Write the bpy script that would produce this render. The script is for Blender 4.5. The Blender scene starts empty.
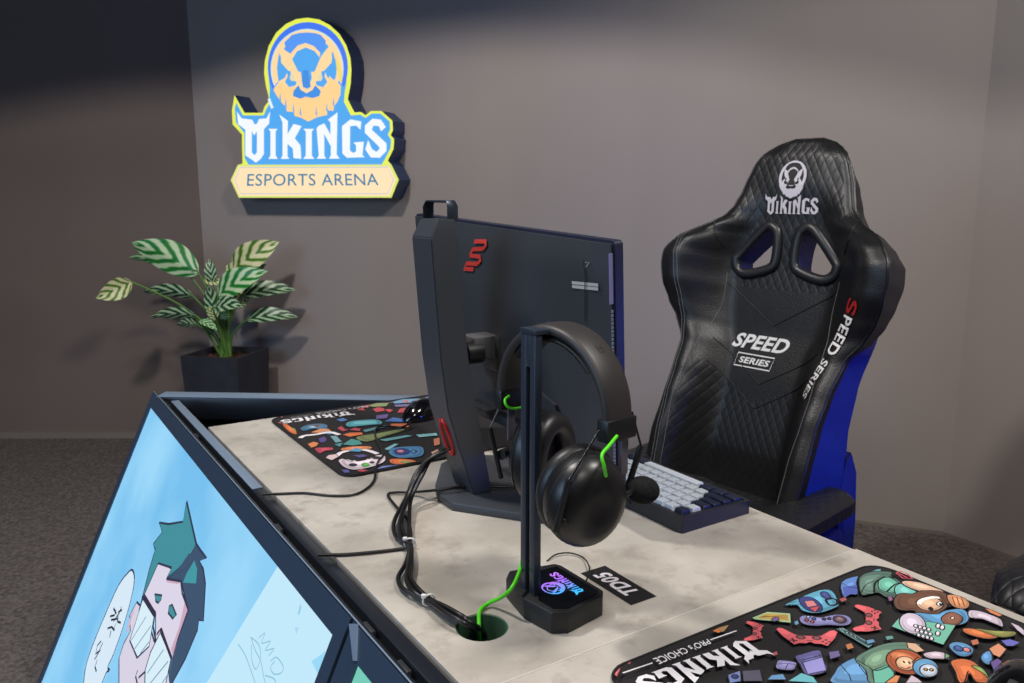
import bpy, bmesh, math, random
from mathutils import Vector, Matrix
from mathutils.geometry import tessellate_polygon
random.seed(7)
SC = bpy.context.scene
COL = SC.collection
R = math.radians

# ------------------------------------------------------------------ camera geometry
F = 811.0; TH = math.atan(147.5/811); CT, ST = math.cos(TH), math.sin(TH); CZ = 1.19
TA = R(32.85)                                   # heading of the desk row
DZ = .75                                        # desk height
def ray(px, py):
    u = px-512; v = py-341.5
    return Vector((u, F*CT-v*ST, -(F*ST+v*CT)))
CAM = Vector((0, 0, CZ))
def at(px, py, z):
    d = ray(px, py); return CAM+d*((z-CZ)/d.z)
def pt(px, py, y):
    d = ray(px, py); return CAM+d*(y/d.y)
def hit(px, py, O, n):
    d = ray(px, py); return CAM+d*((O-CAM).dot(n)/d.dot(n))
T = Matrix.Rotation(TA, 4, 'Z')                 # table axes: x = towards the seats, y = along the row
def tl(x, y, z=0): return T @ Vector((x, y, z))
def loc(p): return T.inverted() @ Vector(p)
def tat(px, py, z): return loc(at(px, py, z))

# ------------------------------------------------------------------ materials
def lin(c):
    o = []
    for v in c:
        v = v/255
        o.append(v/12.92 if v <= .04045 else ((v+.055)/1.055)**2.4)
    return (*o, 1)
MATS = {}
def mat(name, col, rough=.5, metal=0, emit=0, spec=.5, coat=0):
    if name in MATS: return MATS[name]
    m = bpy.data.materials.new(name); m.use_nodes = True
    b = m.node_tree.nodes['Principled BSDF']
    c = lin(col)
    b.inputs['Base Color'].default_value = c
    b.inputs['Roughness'].default_value = rough
    b.inputs['Metallic'].default_value = metal
    b.inputs['Specular IOR Level'].default_value = spec
    b.inputs['Coat Weight'].default_value = coat
    if emit:
        b.inputs['Base Color'].default_value = (0.01, 0.01, 0.01, 1)
        b.inputs['Emission Color'].default_value = c
        b.inputs['Emission Strength'].default_value = emit
    MATS[name] = m
    return m
def noise_mat(name, c1, c2, scale, rough=.6, bump=0, detail=6, lo=.35, hi=.65, c3=None, scale3=3, spec=.5, bumpscale=None, stretch=None):
    m = mat(name, c1, rough, spec=spec); nt = m.node_tree; N = nt.nodes; L = nt.links
    b = N['Principled BSDF']
    tc = N.new('ShaderNodeTexCoord'); src = tc.outputs['Object']
    if stretch:
        mp = N.new('ShaderNodeMapping'); mp.inputs['Scale'].default_value = stretch
        L.new(src, mp.inputs['Vector']); src = mp.outputs['Vector']
    n = N.new('ShaderNodeTexNoise'); n.inputs['Scale'].default_value = scale; n.inputs['Detail'].default_value = detail
    L.new(src, n.inputs['Vector'])
    r = N.new('ShaderNodeValToRGB'); r.color_ramp.elements[0].position = lo; r.color_ramp.elements[1].position = hi
    r.color_ramp.elements[0].color = lin(c1); r.color_ramp.elements[1].color = lin(c2)
    L.new(n.outputs['Fac'], r.inputs['Fac']); out = r.outputs['Color']
    if c3:
        n3 = N.new('ShaderNodeTexNoise'); n3.inputs['Scale'].default_value = scale3; n3.inputs['Detail'].default_value = 8
        n3.inputs['Roughness'].default_value = .65
        L.new(src, n3.inputs['Vector'])
        r3 = N.new('ShaderNodeValToRGB'); r3.color_ramp.elements[0].position = .52; r3.color_ramp.elements[1].position = .72
        L.new(n3.outputs['Fac'], r3.inputs['Fac'])
        mx = N.new('ShaderNodeMixRGB'); mx.inputs['Color2'].default_value = lin(c3)
        L.new(r3.outputs['Color'], mx.inputs['Fac']); L.new(out, mx.inputs['Color1']); out = mx.outputs['Color']
    L.new(out, b.inputs['Base Color'])
    if bump:
        bn = N.new('ShaderNodeTexNoise'); bn.inputs['Scale'].default_value = bumpscale or scale*4; bn.inputs['Detail'].default_value = 4
        L.new(src, bn.inputs['Vector'])
        bp = N.new('ShaderNodeBump'); bp.inputs['Strength'].default_value = bump; bp.inputs['Distance'].default_value = .01
        L.new(bn.outputs['Fac'], bp.inputs['Height']); L.new(bp.outputs['Normal'], b.inputs['Normal'])
    return m

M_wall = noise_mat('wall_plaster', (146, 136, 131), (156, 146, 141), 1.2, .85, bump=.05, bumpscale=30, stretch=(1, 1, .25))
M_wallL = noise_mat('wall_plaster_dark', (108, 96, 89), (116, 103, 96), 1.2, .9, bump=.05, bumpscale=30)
M_carpet = noise_mat('carpet', (80, 74, 72), (124, 116, 112), 90, 1.0, bump=.5, bumpscale=160, lo=.3, hi=.7, spec=.1)
M_skirt = mat('skirting_paint', (128, 118, 110), .6)
M_black = mat('black_plastic', (22, 23, 25), .42)
M_blackm = mat('black_matte', (14, 14, 16), .65)
M_blackg = mat('black_gloss', (12, 12, 14), .15, coat=.5)
M_grey = mat('dark_grey_plastic', (46, 48, 52), .42)
M_frame = mat('frame_black_metal', (24, 28, 36), .34, spec=.5)
M_alu = mat('frame_aluminium', (128, 146, 168), .42, metal=.3)
M_steel = mat('wire_steel', (150, 150, 152), .25, metal=1)
M_desk = noise_mat('concrete_laminate', (168, 161, 151), (196, 189, 179), 9, .42, bump=0, c3=(154, 145, 135), scale3=22, lo=.36, hi=.66)
M_deskedge = mat('desk_edge_band', (205, 200, 190), .5)
M_leather = noise_mat('black_leather', (20, 20, 22), (26, 26, 28), 30, .4, bump=.12, bumpscale=260)
M_blue = noise_mat('chair_blue', (16, 40, 138), (18, 46, 150), 20, .45, bump=.1, bumpscale=260)  # blue for the chair shell, seat underside and outer hinge faces
M_stitch = mat('stitch_thread', (112, 112, 112), .7)
M_pot = noise_mat('pot_dark_stone', (36, 37, 44), (46, 47, 55), 10, .6, bump=.1)
M_soil = noise_mat('plant_soil', (96, 62, 40), (40, 28, 20), 60, .95, bump=1)
M_stem = mat('plant_stem', (88, 128, 52), .5)
M_white = mat('white_ink', (232, 230, 232), .5)
M_key = mat('keycap_pale', (196, 204, 214), .5)
M_keyd = mat('keycap_navy', (28, 34, 58), .5)
M_green = mat('green_sleeve', (90, 225, 30), .4)
M_cable = mat('cable_rubber', (17, 17, 19), .38)
M_tie = mat('zip_tie_white', (225, 225, 225), .45)
M_red = mat('red_plastic', (175, 18, 16), .3)
M_foam = noise_mat('mic_foam', (34, 34, 36), (44, 44, 46), 300, 1.0, bump=.15, bumpscale=700, spec=.1)
M_grommet = mat('grommet_green', (70, 105, 82), .45)

# quilted leather (diamond stitch) by procedural waves in object space
def quilt(name, scale, ax=(0, 2), depth=.35, base=(21, 21, 23)):
    m = mat(name, base, .42); nt = m.node_tree; N = nt.nodes; L = nt.links; b = N['Principled BSDF']
    tc = N.new('ShaderNodeTexCoord'); sep = N.new('ShaderNodeSeparateXYZ'); L.new(tc.outputs['Object'], sep.inputs[0])
    def lin2(sx, sz):
        a = N.new('ShaderNodeMath'); a.operation = 'MULTIPLY'; a.inputs[1].default_value = sx; L.new(sep.outputs[ax[0]], a.inputs[0])
        c = N.new('ShaderNodeMath'); c.operation = 'MULTIPLY_ADD'; c.inputs[1].default_value = sz; L.new(sep.outputs[ax[1]], c.inputs[0]); L.new(a.outputs[0], c.inputs[2])
        s = N.new('ShaderNodeMath'); s.operation = 'SINE'; L.new(c.outputs[0], s.inputs[0])
        q = N.new('ShaderNodeMath'); q.operation = 'ABSOLUTE'; L.new(s.outputs[0], q.inputs[0])
        w = N.new('ShaderNodeMath'); w.operation = 'POWER'; w.inputs[1].default_value = .35; L.new(q.outputs[0], w.inputs[0])
        return w.outputs[0]
    mn = N.new('ShaderNodeMath'); mn.operation = 'MULTIPLY'
    L.new(lin2(scale, scale*.62), mn.inputs[0]); L.new(lin2(scale, -scale*.62), mn.inputs[1])
    bp = N.new('ShaderNodeBump'); bp.inputs['Strength'].default_value = depth; bp.inputs['Distance'].default_value = .004
    L.new(mn.outputs[0], bp.inputs['Height']); L.new(bp.outputs['Normal'], b.inputs['Normal'])
    return m
M_quilt = quilt('quilted_leather', 140, depth=.22)
M_quiltseat = quilt('quilted_seat_leather', 130, ax=(0, 1), depth=.5, base=(30, 30, 33))

def colmat(c, emit=0, rough=.6):
    return mat('ink_%d_%d_%d%s' % (*c, '_lit' if emit else ''), c, rough, emit=emit)

# ------------------------------------------------------------------ object helpers
def tag(o, label, cat, group=None, kind=None):
    if label: o['label'] = label
    if cat: o['category'] = cat
    if group: o['group'] = group
    if kind: o['kind'] = kind
    return o
def thing(name, label, cat, at_=(0, 0, 0), rz=0, group=None):
    o = bpy.data.objects.new(name, None); COL.objects.link(o); o.empty_display_size = .05
    o.matrix_world = Matrix.Translation(Vector(at_)) @ Matrix.Rotation(rz, 4, 'Z')
    return tag(o, label, cat, group)
WM = {}
def world(o):
    m = o.matrix_basis.copy() if o.parent is None else world(o.parent) @ o.matrix_basis
    return m
def mk(name, verts, faces, m, parent=None, smooth=False, midx=None, origin=None, rz=0, space='world', uvs=None):
    """one mesh object; verts in world space (or in the parent's space with space='local')"""
    me = bpy.data.meshes.new(name)
    o = bpy.data.objects.new(name, me); COL.objects.link(o)
    V = [Vector(v) for v in verts]
    if parent is not None:
        o.parent = parent
        if space == 'world':
            inv = world(parent).inverted(); V = [inv @ v for v in V]
    else:
        if origin is None:
            xs = [v.x for v in V]; ys = [v.y for v in V]
            origin = Vector(((min(xs)+max(xs))/2, (min(ys)+max(ys))/2, min(v.z for v in V)))
        M = Matrix.Translation(Vector(origin)) @ Matrix.Rotation(rz, 4, 'Z')
        o.matrix_world = M; inv = M.inverted(); V = [inv @ v for v in V]
    me.from_pydata([tuple(v) for v in V], [], faces)
    ms = m if isinstance(m, (list, tuple)) else [m]
    for x in ms: me.materials.append(x)
    if midx: me.polygons.foreach_set('material_index', midx)
    if smooth is True: me.polygons.foreach_set('use_smooth', [True]*len(me.polygons))
    me.update()
    if uvs:
        ul = me.uv_layers.new(name='UVMap')
        for p in me.polygons:
            for li in p.loop_indices: ul.data[li].uv = uvs[me.loops[li].vertex_index]
    return o
def bm_arrays(bm):
    bm.verts.index_update()
    return [v.co.copy() for v in bm.verts], [[v.index for v in f.verts] for f in bm.faces]
def box_bm(sx, sy, sz, bevel=0, seg=2, taper=(1, 1), c=(0, 0, 0)):
    bm = bmesh.new()
    bmesh.ops.create_cube(bm, size=1)
    for v in bm.verts:
        tx = taper[0] if v.co.z > 0 else 1; ty = taper[1] if v.co.z > 0 else 1
        v.co = Vector((v.co.x*sx*tx, v.co.y*sy*ty, v.co.z*sz))
    if bevel: bmesh.ops.bevel(bm, geom=bm.edges[:]+bm.verts[:], offset=bevel, segments=seg, profile=.5, affect='EDGES')
    for v in bm.verts: v.co += Vector(c)
    return bm
def shade(o, ang=35):
    me = o.data; me.polygons.foreach_set('use_smooth', [True]*len(me.polygons))
    try: me.set_sharp_from_angle(angle=R(ang))
    except Exception: pass
    return o
def box(name, M4, size, m, parent=None, bevel=0, taper=(1, 1), seg=2, **k):
    """box centred at matrix M4"""
    bm = box_bm(*size, bevel=bevel, taper=taper, seg=seg); V, Fc = bm_arrays(bm); bm.free()
    o = mk(name, [M4 @ v for v in V], Fc, m, parent, **k)
    return shade(o) if bevel else o
def prism(name, poly, z0, z1, m, parent=None, mapf=None, bevel=0, holes=(), **k):
    """extruded 2-D polygon with holes; mapf(x,y,z) -> world"""
    mapf = mapf or (lambda x, y, z: Vector((x, y, z)))
    loops = [list(poly)]+[list(h) for h in holes]
    flat = [p for l in loops for p in l]; n = len(flat)
    if not holes and len(poly) <= 64:
        bm = bmesh.new()
        vb = [bm.verts.new((p[0], p[1], z0)) for p in flat]; vt = [bm.verts.new((p[0], p[1], z1)) for p in flat]
        bm.faces.new(vb[::-1]); bm.faces.new(vt)
        for i in range(n): bm.faces.new((vb[i], vb[(i+1) % n], vt[(i+1) % n], vt[i]))
        bmesh.ops.recalc_face_normals(bm, faces=bm.faces[:])
        if bevel: bmesh.ops.bevel(bm, geom=bm.edges[:], offset=bevel, segments=2, profile=.5, affect='EDGES')
        V, Fc = bm_arrays(bm); bm.free()
    else:
        tris = tessellate_polygon([[Vector((p[0], p[1], 0)) for p in l] for l in loops])
        V = [Vector((p[0], p[1], z0)) for p in flat]+[Vector((p[0], p[1], z1)) for p in flat]
        Fc = [list(t)[::-1] for t in tris]+[[i+n for i in t] for t in tris]
        s = 0
        for l in loops:
            for i in range(len(l)):
                a, b_ = s+i, s+(i+1) % len(l); Fc.append([a, b_, b_+n, a+n])
            s += len(l)
    o = mk(name, [mapf(*v) for v in V], Fc, m, parent, **k)
    bm = bmesh.new(); bm.from_mesh(o.data); bmesh.ops.recalc_face_normals(bm, faces=bm.faces[:]); bm.to_mesh(o.data); bm.free()
    return shade(o, 30)
def spline(pts, n=8, closed=False):
    P = [Vector(p) for p in pts]; out = []
    N_ = len(P)
    rng = range(N_ if closed else N_-1)
    for i in rng:
        p1, p2 = P[i], P[(i+1) % N_]
        p0 = P[(i-1) % N_] if (closed or i > 0) else p1*2-p2
        p3 = P[(i+2) % N_] if (closed or i < N_-2) else p2*2-p1
        for k in range(n):
            t = k/n
            out.append(.5*((2*p1)+(p2-p0)*t+(2*p0-5*p1+4*p2-p3)*t*t+(3*p1-p0-3*p2+p3)*t**3))
    if not closed: out.append(P[-1])
    return out
def tube_arrays(pts, r, seg=8, closed=False, flat=None):
    """sweep; r float or list; flat=(ru, rv, up) for an elliptic section"""
    V, Fc = [], []; n = len(pts); up0 = Vector((0, 0, 1))
    prev = None
    for i, p in enumerate(pts):
        a = pts[(i-1) % n] if (closed or i > 0) else p; b_ = pts[(i+1) % n] if (closed or i < n-1) else p
        t = (b_-a).normalized() if (b_-a).length > 1e-9 else Vector((0, 0, 1))
        if flat: u = flat[2].cross(t).normalized()
        elif prev is None:
            u = t.cross(up0)
            if u.length < .1: u = t.cross(Vector((1, 0, 0)))
            u.normalize()
        else: u = (prev-t*prev.dot(t)).normalized()
        prev = u; w = t.cross(u)
        rr = r[i] if isinstance(r, (list, tuple)) else r
        ru, rv = (flat[0]*rr, flat[1]*rr) if flat else (rr, rr)
        for k in range(seg):
            an = 2*math.pi*k/seg; V.append(p+u*math.cos(an)*ru+w*math.sin(an)*rv)
    m = n if closed else n-1
    for i in range(m):
        for k in range(seg):
            a = i*seg+k; b_ = i*seg+(k+1) % seg; c = ((i+1) % n)*seg+(k+1) % seg; d = ((i+1) % n)*seg+k
            Fc.append((a, b_, c, d))
    if not closed:
        Fc.append(tuple(range(seg))[::-1]); Fc.append(tuple(range((n-1)*seg, n*seg)))
    return V, Fc
def tube(name, pts, r, m, parent=None, seg=8, n=8, closed=False, flat=None, smooth=True, **k):
    P = spline(pts, n, closed) if n else [Vector(p) for p in pts]
    V, Fc = tube_arrays(P, r, seg, closed, flat)
    o = mk(name, V, Fc, m, parent, **k)
    return shade(o, 50) if smooth else o
def join_arrays(parts):
    V, Fc = [], []
    for v, f in parts:
        b_ = len(V); V += list(v); Fc += [[i+b_ for i in q] for q in f]
    return V, Fc

# ------------------------------------------------------------------ flat artwork
def text_polys(s, italic=0, bold=0):
    cu = bpy.data.curves.new('t', 'FONT'); cu.body = s; cu.resolution_u = 4
    cu.shear = italic; cu.offset = bold; cu.space_character = 1.05
    o = bpy.data.objects.new('t', cu); COL.objects.link(o)
    dg = bpy.context.evaluated_depsgraph_get(); dg.update()
    me = bpy.data.meshes.new_from_object(o.evaluated_get(dg))
    V = [v.co.copy() for v in me.vertices]; Fc = [list(p.vertices) for p in me.polygons]
    bpy.data.objects.remove(o); bpy.data.curves.remove(cu); bpy.data.meshes.remove(me)
    x0, x1 = min(v.x for v in V), max(v.x for v in V); y0, y1 = min(v.y for v in V), max(v.y for v in V)
    return [((v.x-x0)/(x1-x0), (v.y-y0)/(y1-y0)) for v in V], Fc
def quadmap(q):
    """q = (baseline start, baseline end, top end, top start) -> bilinear"""
    a, b_, c, d = [Vector(p) for p in q]
    return lambda u, v: tuple(a*(1-u)*(1-v)+b_*u*(1-v)+c*u*v+d*(1-u)*v)
class Art:
    def __init__(s): s.L = []
    def poly(s, c, *loops, emit=None):
        loops = [list(l) for l in loops]; flat = [p for l in loops for p in l]
        tr = tessellate_polygon([[Vector((*p, 0)) for p in l] for l in loops])
        s.L.append((c, flat, [list(t) for t in tr])); return s
    def ell(s, c, cx, cy, rx, ry, rot=0, n=20):
        a = R(rot)
        return s.poly(c, [(cx+rx*math.cos(t)*math.cos(a)-ry*math.sin(t)*math.sin(a), cy+rx*math.cos(t)*math.sin(a)+ry*math.sin(t)*math.cos(a))
                          for t in [2*math.pi*i/n for i in range(n)]])
    def line(s, c, pts, w, closed=False, smooth=0):
        P = [Vector(p) for p in pts]
        if smooth: P = [Vector(p[:2]) for p in spline([(*p, 0) for p in P], smooth, closed)]
        V, Fc = [], []; n = len(P)
        for i, p in enumerate(P):
            a = P[(i-1) % n] if (closed or i) else p; b_ = P[(i+1) % n] if (closed or i < n-1) else p
            t = (b_-a); t = t.normalized() if t.length > 0 else Vector((1, 0)); nn = Vector((-t.y, t.x))*w/2
            V += [tuple(p+nn), tuple(p-nn)]
        for i in range(n if closed else n-1):
            j = (i+1) % n; Fc.append([2*i, 2*i+1, 2*j+1, 2*j])
        s.L.append((c, V, Fc)); return s
    def text(s, c, txt, q, italic=0, bold=0):
        V, Fc = text_polys(txt, italic, bold); f = quadmap(q)
        s.L.append((c, [f(*v) for v in V], Fc)); return s
    def word(s, c, f, emblem=False, cut=None):
        for g in GLYPHS:
            s.poly(c, *[[f(p) for p in l] for l in g])
        if emblem:
            for col, pl in EMBLEM_1C:
                s.poly(c if col else cut, [f(p) for p in pl])
        return s
    def build(s, name, mapf, parent=None, emit=0, step=.00006, base=.0004, facing=None, **k):
        V, Fc, mi, ms = [], [], [], []
        pts0 = None
        for i, (c, vs, fs) in enumerate(s.L):
            m = c if not isinstance(c, tuple) else colmat(c, emit)
            if m not in ms: ms.append(m)
            b_ = len(V); W = [mapf(p, base+i*step) for p in vs]; V += W
            for q in fs:
                q = list(q)
                if facing is not None:
                    n = (W[q[1]]-W[q[0]]).cross(W[q[2]]-W[q[0]])
                    if n.dot(facing) < 0: q = q[::-1]
                Fc.append([x+b_ for x in q]); mi.append(ms.index(m))
        return mk(name, V, Fc, ms, parent, midx=mi, **k)
def c1(x, y): return (255+x/5.69, 10+y/5.69)
def c2(x, y): return (225+x/5.465, 85+y/5.465)
# letter outlines of the sign's word, in the sign crop's coordinates, turned into photo pixels
GL = [
 [[(68,145),(76,215),(115,245),(115,385),(150,408),(172,425),(198,405),(216,378),(216,242),(244,212),(250,145),(230,183),(190,186),(178,212),(165,216),(152,190),(95,183)],
  [(150,252),(163,276),(178,252),(178,368),(165,384),(150,370)]],
 [[(240,240),(290,240),(280,255),(280,385),(292,404),(240,404),(252,385),(252,255)]],
 [[(300,162),(348,197),(345,270),(378,213),(422,225),(385,292),(416,330),(420,404),(378,400),(374,348),(345,322),(345,390),(356,404),(308,404),(318,385),(318,205)]],
 [[(432,240),(490,240),(478,255),(478,385),(492,404),(432,404),(445,385),(445,255)]],
 [[(504,238),(515,224),(546,210),(580,272),(580,206),(566,190),(618,150),(614,380),(630,403),(572,403),(582,385),(582,335),(546,268),(546,385),(556,403),(504,403),(516,385)]],
 [[(643,225),(690,188),(748,200),(744,245),(720,222),(688,226),(686,358),(705,372),(720,362),(720,332),(706,314),(762,310),(755,384),(768,395),(670,398),(645,374)]],
 [[(768,222),(810,184),(856,190),(882,230),(856,255),(845,226),(815,222),(806,245),(886,320),(886,360),(850,398),(800,396),(770,352),(786,300),(806,350),(830,366),(848,350),(846,338),(768,262)]]]
GLYPHS = [[[c2(*p) for p in l] for l in g] for g in GL]
def mir(pl): return [(586-x, y) for x, y in pl]
def ring(cx, cy, rx, ry, a0=0, a1=360, n=40): return [c1(cx+rx*math.cos(R(a0+(a1-a0)*i/n)), cy+ry*math.sin(R(a0+(a1-a0)*i/n))) for i in range(n+(1 if a1-a0 < 360 else 0))]
visor = [(168,185),(212,142),(255,131),(297,128),(345,132),(375,142),(405,175),(398,225),(372,242),(335,205),(290,188),(245,202),(205,247),(180,235)]
dome = [(212,282),(240,236),(290,213),(340,234),(370,270),(322,350),(306,335),(276,336),(264,352)]
hornb = [(138,238),(150,300),(190,345),(172,385),(135,408),(126,330)]
eyeb = [(183,343),(207,350),(203,392),(240,410),(232,430),(196,440),(172,410),(188,378)]
noseb = [(276,342),(304,342),(320,438),(300,448),(276,440),(268,400)]
must = [(222,460),(250,428),(262,455),(295,475),(330,455),(345,428),(377,462),(368,490),(330,502),(292,494),(260,505),(218,490)]
beard = [(108,458),(150,405),(178,440),(225,440),(262,452),(295,474),(332,452),(370,440),(410,440),(425,375),(490,438),(488,480),(472,520),(452,548),(448,575),(415,570),(412,598),(382,604),(352,612),(305,635),(262,612),(228,604),(222,580),(184,578),(178,552),(146,520)]
EMBLEM_1C = [(1, ring(297, 330, 215, 232)), (0, ring(297, 332, 172, 196)),
             (1, [c1(*p) for p in [(150,215),(205,250),(215,285),(290,452),(370,275),(385,250),(440,205),(430,300),(410,345),(480,430),(440,460),(150,460),(110,430),(188,350),(160,300)]]),
             (0, [c1(*p) for p in visor]), (0, [c1(*p) for p in dome]), (1, [c1(*p) for p in [(205,247),(245,202),(290,188),(335,205),(372,242),(370,270),(340,234),(290,213),(240,236),(212,282)]]),
             (0, [c1(*p) for p in [(84,462),(508,462),(500,640),(90,640)]]),
             (1, [c1(*p) for p in beard]), (0, [c1(*p) for p in eyeb]), (0, [c1(*p) for p in mir(eyeb)]),
             (0, [c1(*p) for p in noseb]), (0, [c1(*p) for p in must])]

# ------------------------------------------------------------------ room
cl, cr = at(216, 437, 0), Vector((1.533, 2.713, 0))
rw = at(1024, 562, 0); rdir = (rw-cr).normalized()
rend = cr+rdir*5.5
H = 3.1
def wall(name, a, b_, m, thick=.12):
    d = (b_-a).normalized(); n = Vector((-d.y, d.x, 0))      # outward side
    if n.dot(a) < 0: n = -n
    V = [a, b_, b_+n*thick, a+n*thick]; V += [v+Vector((0, 0, H)) for v in V]
    V = [v for v in V]
    Fc = [(0,1,2,3),(4,7,6,5),(0,4,5,1),(1,5,6,2),(2,6,7,3),(3,7,4,0)]
    return tag(mk(name, V, Fc, m), None, None, kind='structure')
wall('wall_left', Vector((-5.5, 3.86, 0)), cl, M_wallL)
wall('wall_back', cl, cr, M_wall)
wall('wall_right', cr, rend, M_wall)
fl = mk('floor', [(-5.6,-4.5,0),(5,-4.5,0),(5,4.2,0),(-5.6,4.2,0),(-5.6,-4.5,-.05),(5,-4.5,-.05),(5,4.2,-.05),(-5.6,4.2,-.05)],
        [(0,1,2,3),(4,7,6,5),(0,4,5,1),(1,5,6,2),(2,6,7,3),(3,7,4,0)], M_carpet); fl['kind'] = 'structure'
ce = mk('ceiling', [(-5.6,-4.5,H),(5,-4.5,H),(5,4.2,H),(-5.6,4.2,H),(-5.6,-4.5,H+.05),(5,-4.5,H+.05),(5,4.2,H+.05),(-5.6,4.2,H+.05)],
        [(3,2,1,0),(5,6,7,4),(0,4,5,1),(1,5,6,2),(2,6,7,3),(3,7,4,0)], mat('ceiling_black', (20, 21, 26), .9)); ce['kind'] = 'structure'
def skirt(name, a, b_, h=.012, th=.008):
    d = (b_-a).normalized(); n = Vector((-d.y, d.x, 0))
    if n.dot(a) > 0: n = -n
    V = [a, b_, b_+n*th, a+n*th]; V += [v+Vector((0, 0, h)) for v in V]
    o = mk(name, V, [(0,1,2,3),(4,7,6,5),(0,4,5,1),(1,5,6,2),(2,6,7,3),(3,7,4,0)], M_skirt); o['kind'] = 'structure'
skirt('baseboard_left', Vector((-5.5, 3.86, 0)), cl, .03, .02); skirt('baseboard_back', cl, cr); skirt('baseboard_right', cr, rend)

# ------------------------------------------------------------------ illuminated sign
wd = (cr-cl).normalized(); wn = Vector((wd.y, -wd.x, 0))
if wn.dot(cl) > 0: wn = -wn
SD = .10; SO = cl+wn*SD
sc_ = hit(317, 150, SO, wn)
sign = thing('wall_sign', 'illuminated blue and cream cut-out sign with bearded helmeted head and lettering on the back wall', 'sign',
             (sc_.x-wn.x*SD, sc_.y-wn.y*SD, hit(317, 198, SO, wn).z), math.atan2(wd.y, wd.x))
outer = [c2(*p) for p in [(80,616),(35,520),(72,436),(96,430),(92,270),(42,215),(38,140),(52,55),(75,95),(108,152),(205,152),(216,118),(243,82)]]
outer += [c1(*p) for p in [(62,430),(52,360),(56,290),(78,205),(120,130),(175,80),(235,52),(300,44),(365,54),(425,85),(480,135),(520,200),(543,270),(549,340),(545,420),(528,508),(566,582)]]
outer += [c2(*p) for p in [(745,148),(768,165),(798,142),(856,142),(916,196),(918,248),(906,274),(925,295),(921,350),(890,414),(910,436),(950,518),(910,616)]]
blue = [c2(*p) for p in [(135,446),(108,400),(106,262),(60,205),(54,130),(62,96),(98,166),(212,166),(228,128),(250,92)]]
blue += [c1(*p) for p in [(86,470),(76,360),(80,290),(100,215),(140,148),(190,102),(245,76),(300,70),(358,78),(410,105),(460,150),(498,210),(520,275),(526,340),(520,420),(502,515),(546,600)]]
blue += [c2(*p) for p in [(738,162),(768,180),(802,156),(850,156),(900,200),(903,240),(890,272),(908,300),(905,345),(872,408),(850,446)]]
def signmap(lift=0):
    def f(p, l): return hit(p[0], p[1], SO, wn)+wn*l
    return f
OW = [hit(px, py, SO, wn) for px, py in outer]
n_ = len(OW)
V = [p for p in OW]+[p-wn*SD for p in OW]
tr = tessellate_polygon([[Vector((px, -py, 0)) for px, py in outer]])
Fc = [[i+n_ for i in t] for t in tr]+[[i, (i+1) % n_, (i+1) % n_+n_, i+n_] for i in range(n_)]
Fc += [list(t) for t in tr]
mk('sign_box', V, Fc, mat('sign_return_navy', (40, 62, 104), .4), sign)
A = Art(); BL = (78, 165, 236); RB = (66, 118, 238); CR = (255, 214, 158); CRL = (254, 224, 180); WH = (240, 244, 250)
A.poly((228, 236, 84), outer)
A.poly(BL, blue)
A.poly(RB, ring(301, 325, 228, 256)); A.poly((200, 225, 225), ring(297, 335, 208, 228)); A.poly(CR, ring(297, 335, 201, 221)); A.poly(BL, ring(297, 338, 168, 192))
A.poly((238, 214, 110), [c1(*p) for p in [(455,250),(480,300),(498,360),(495,425),(480,395),(465,330)]])
A.poly(BL, [c1(*p) for p in [(108,440),(125,412),(145,408),(160,450),(160,560),(110,520)]]).poly(BL, [c1(*p) for p in [(478,400),(505,440),(495,520),(470,560),(440,470)]])
A.poly(CR, [c1(*p) for p in [(146,210),(205,252),(215,285),(270,400),(296,452),(320,400),(372,275),(388,250),(436,190),(440,300),(405,345),(455,395),(490,432),(440,490),(150,490),(106,450),(150,395),(192,350),(150,300)]])
A.poly(BL, [c1(*p) for p in hornb]).poly(BL, [c1(*p) for p in mir(hornb)])
A.poly((84, 150, 240), [c1(*p) for p in visor]).poly(BL, [c1(*p) for p in dome]).poly(CR, [c1(*p) for p in [(205,247),(245,202),(290,188),(335,205),(372,242),(370,270),(340,234),(290,213),(240,236),(212,282)]])
A.poly(BL, [c1(*p) for p in [(84,466),(512,466),(500,645),(90,645)]])
A.poly((255, 208, 142), [c1(*p) for p in beard])
for sgn in (0, 1):
    A.poly(BL, [c1(*p) for p in (mir(eyeb) if sgn else eyeb)])
    e = (215, 385); e = (586-215, 385) if sgn else e
    A.ell((226, 214, 170), *c1(*e), 2.6, 3.6)
A.poly(CR, [c1(*p) for p in [(243,352),(262,352),(276,440),(300,452),(330,440),(322,352),(343,352),(335,445),(298,474),(262,452)]])
A.poly((66, 140, 222), [c1(*p) for p in noseb]).poly((62, 140, 224), [c1(*p) for p in must])
for a, b_ in ((146,520),(178,552),(222,580),(262,600),(352,600),(412,580),(450,548)):
    A.poly(BL, [c1(a-5, b_-10), c1(a, b_-55), c1(a+6, b_+8)])
A.poly(BL, [c2(*p) for p in [(250,90),(270,128),(262,150),(240,150)]]).line((225, 240, 250), [c2(243, 75), c2(262, 128)], 2.6)
A.word(WH, lambda p: p)
A.poly((214, 226, 120), [c2(*p) for p in [(80,616),(35,520),(74,436),(908,434),(950,518),(910,616)]])
A.poly(CRL, [c2(*p) for p in [(86,606),(45,520),(80,446),(902,444),(938,518),(902,606)]])
A.line((120, 180, 220), [c2(*p) for p in [(92,594),(58,520),(88,452),(892,450),(924,518),(892,594)]], .55, closed=True)
A.text((52, 124, 162), 'ESPORTS ARENA', [c2(124,552), c2(844,549), c2(838,484), c2(128,486)], bold=.004)
A.build('lit_face', signmap(), sign, emit=1.05, step=.00012, facing=wn)

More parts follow.
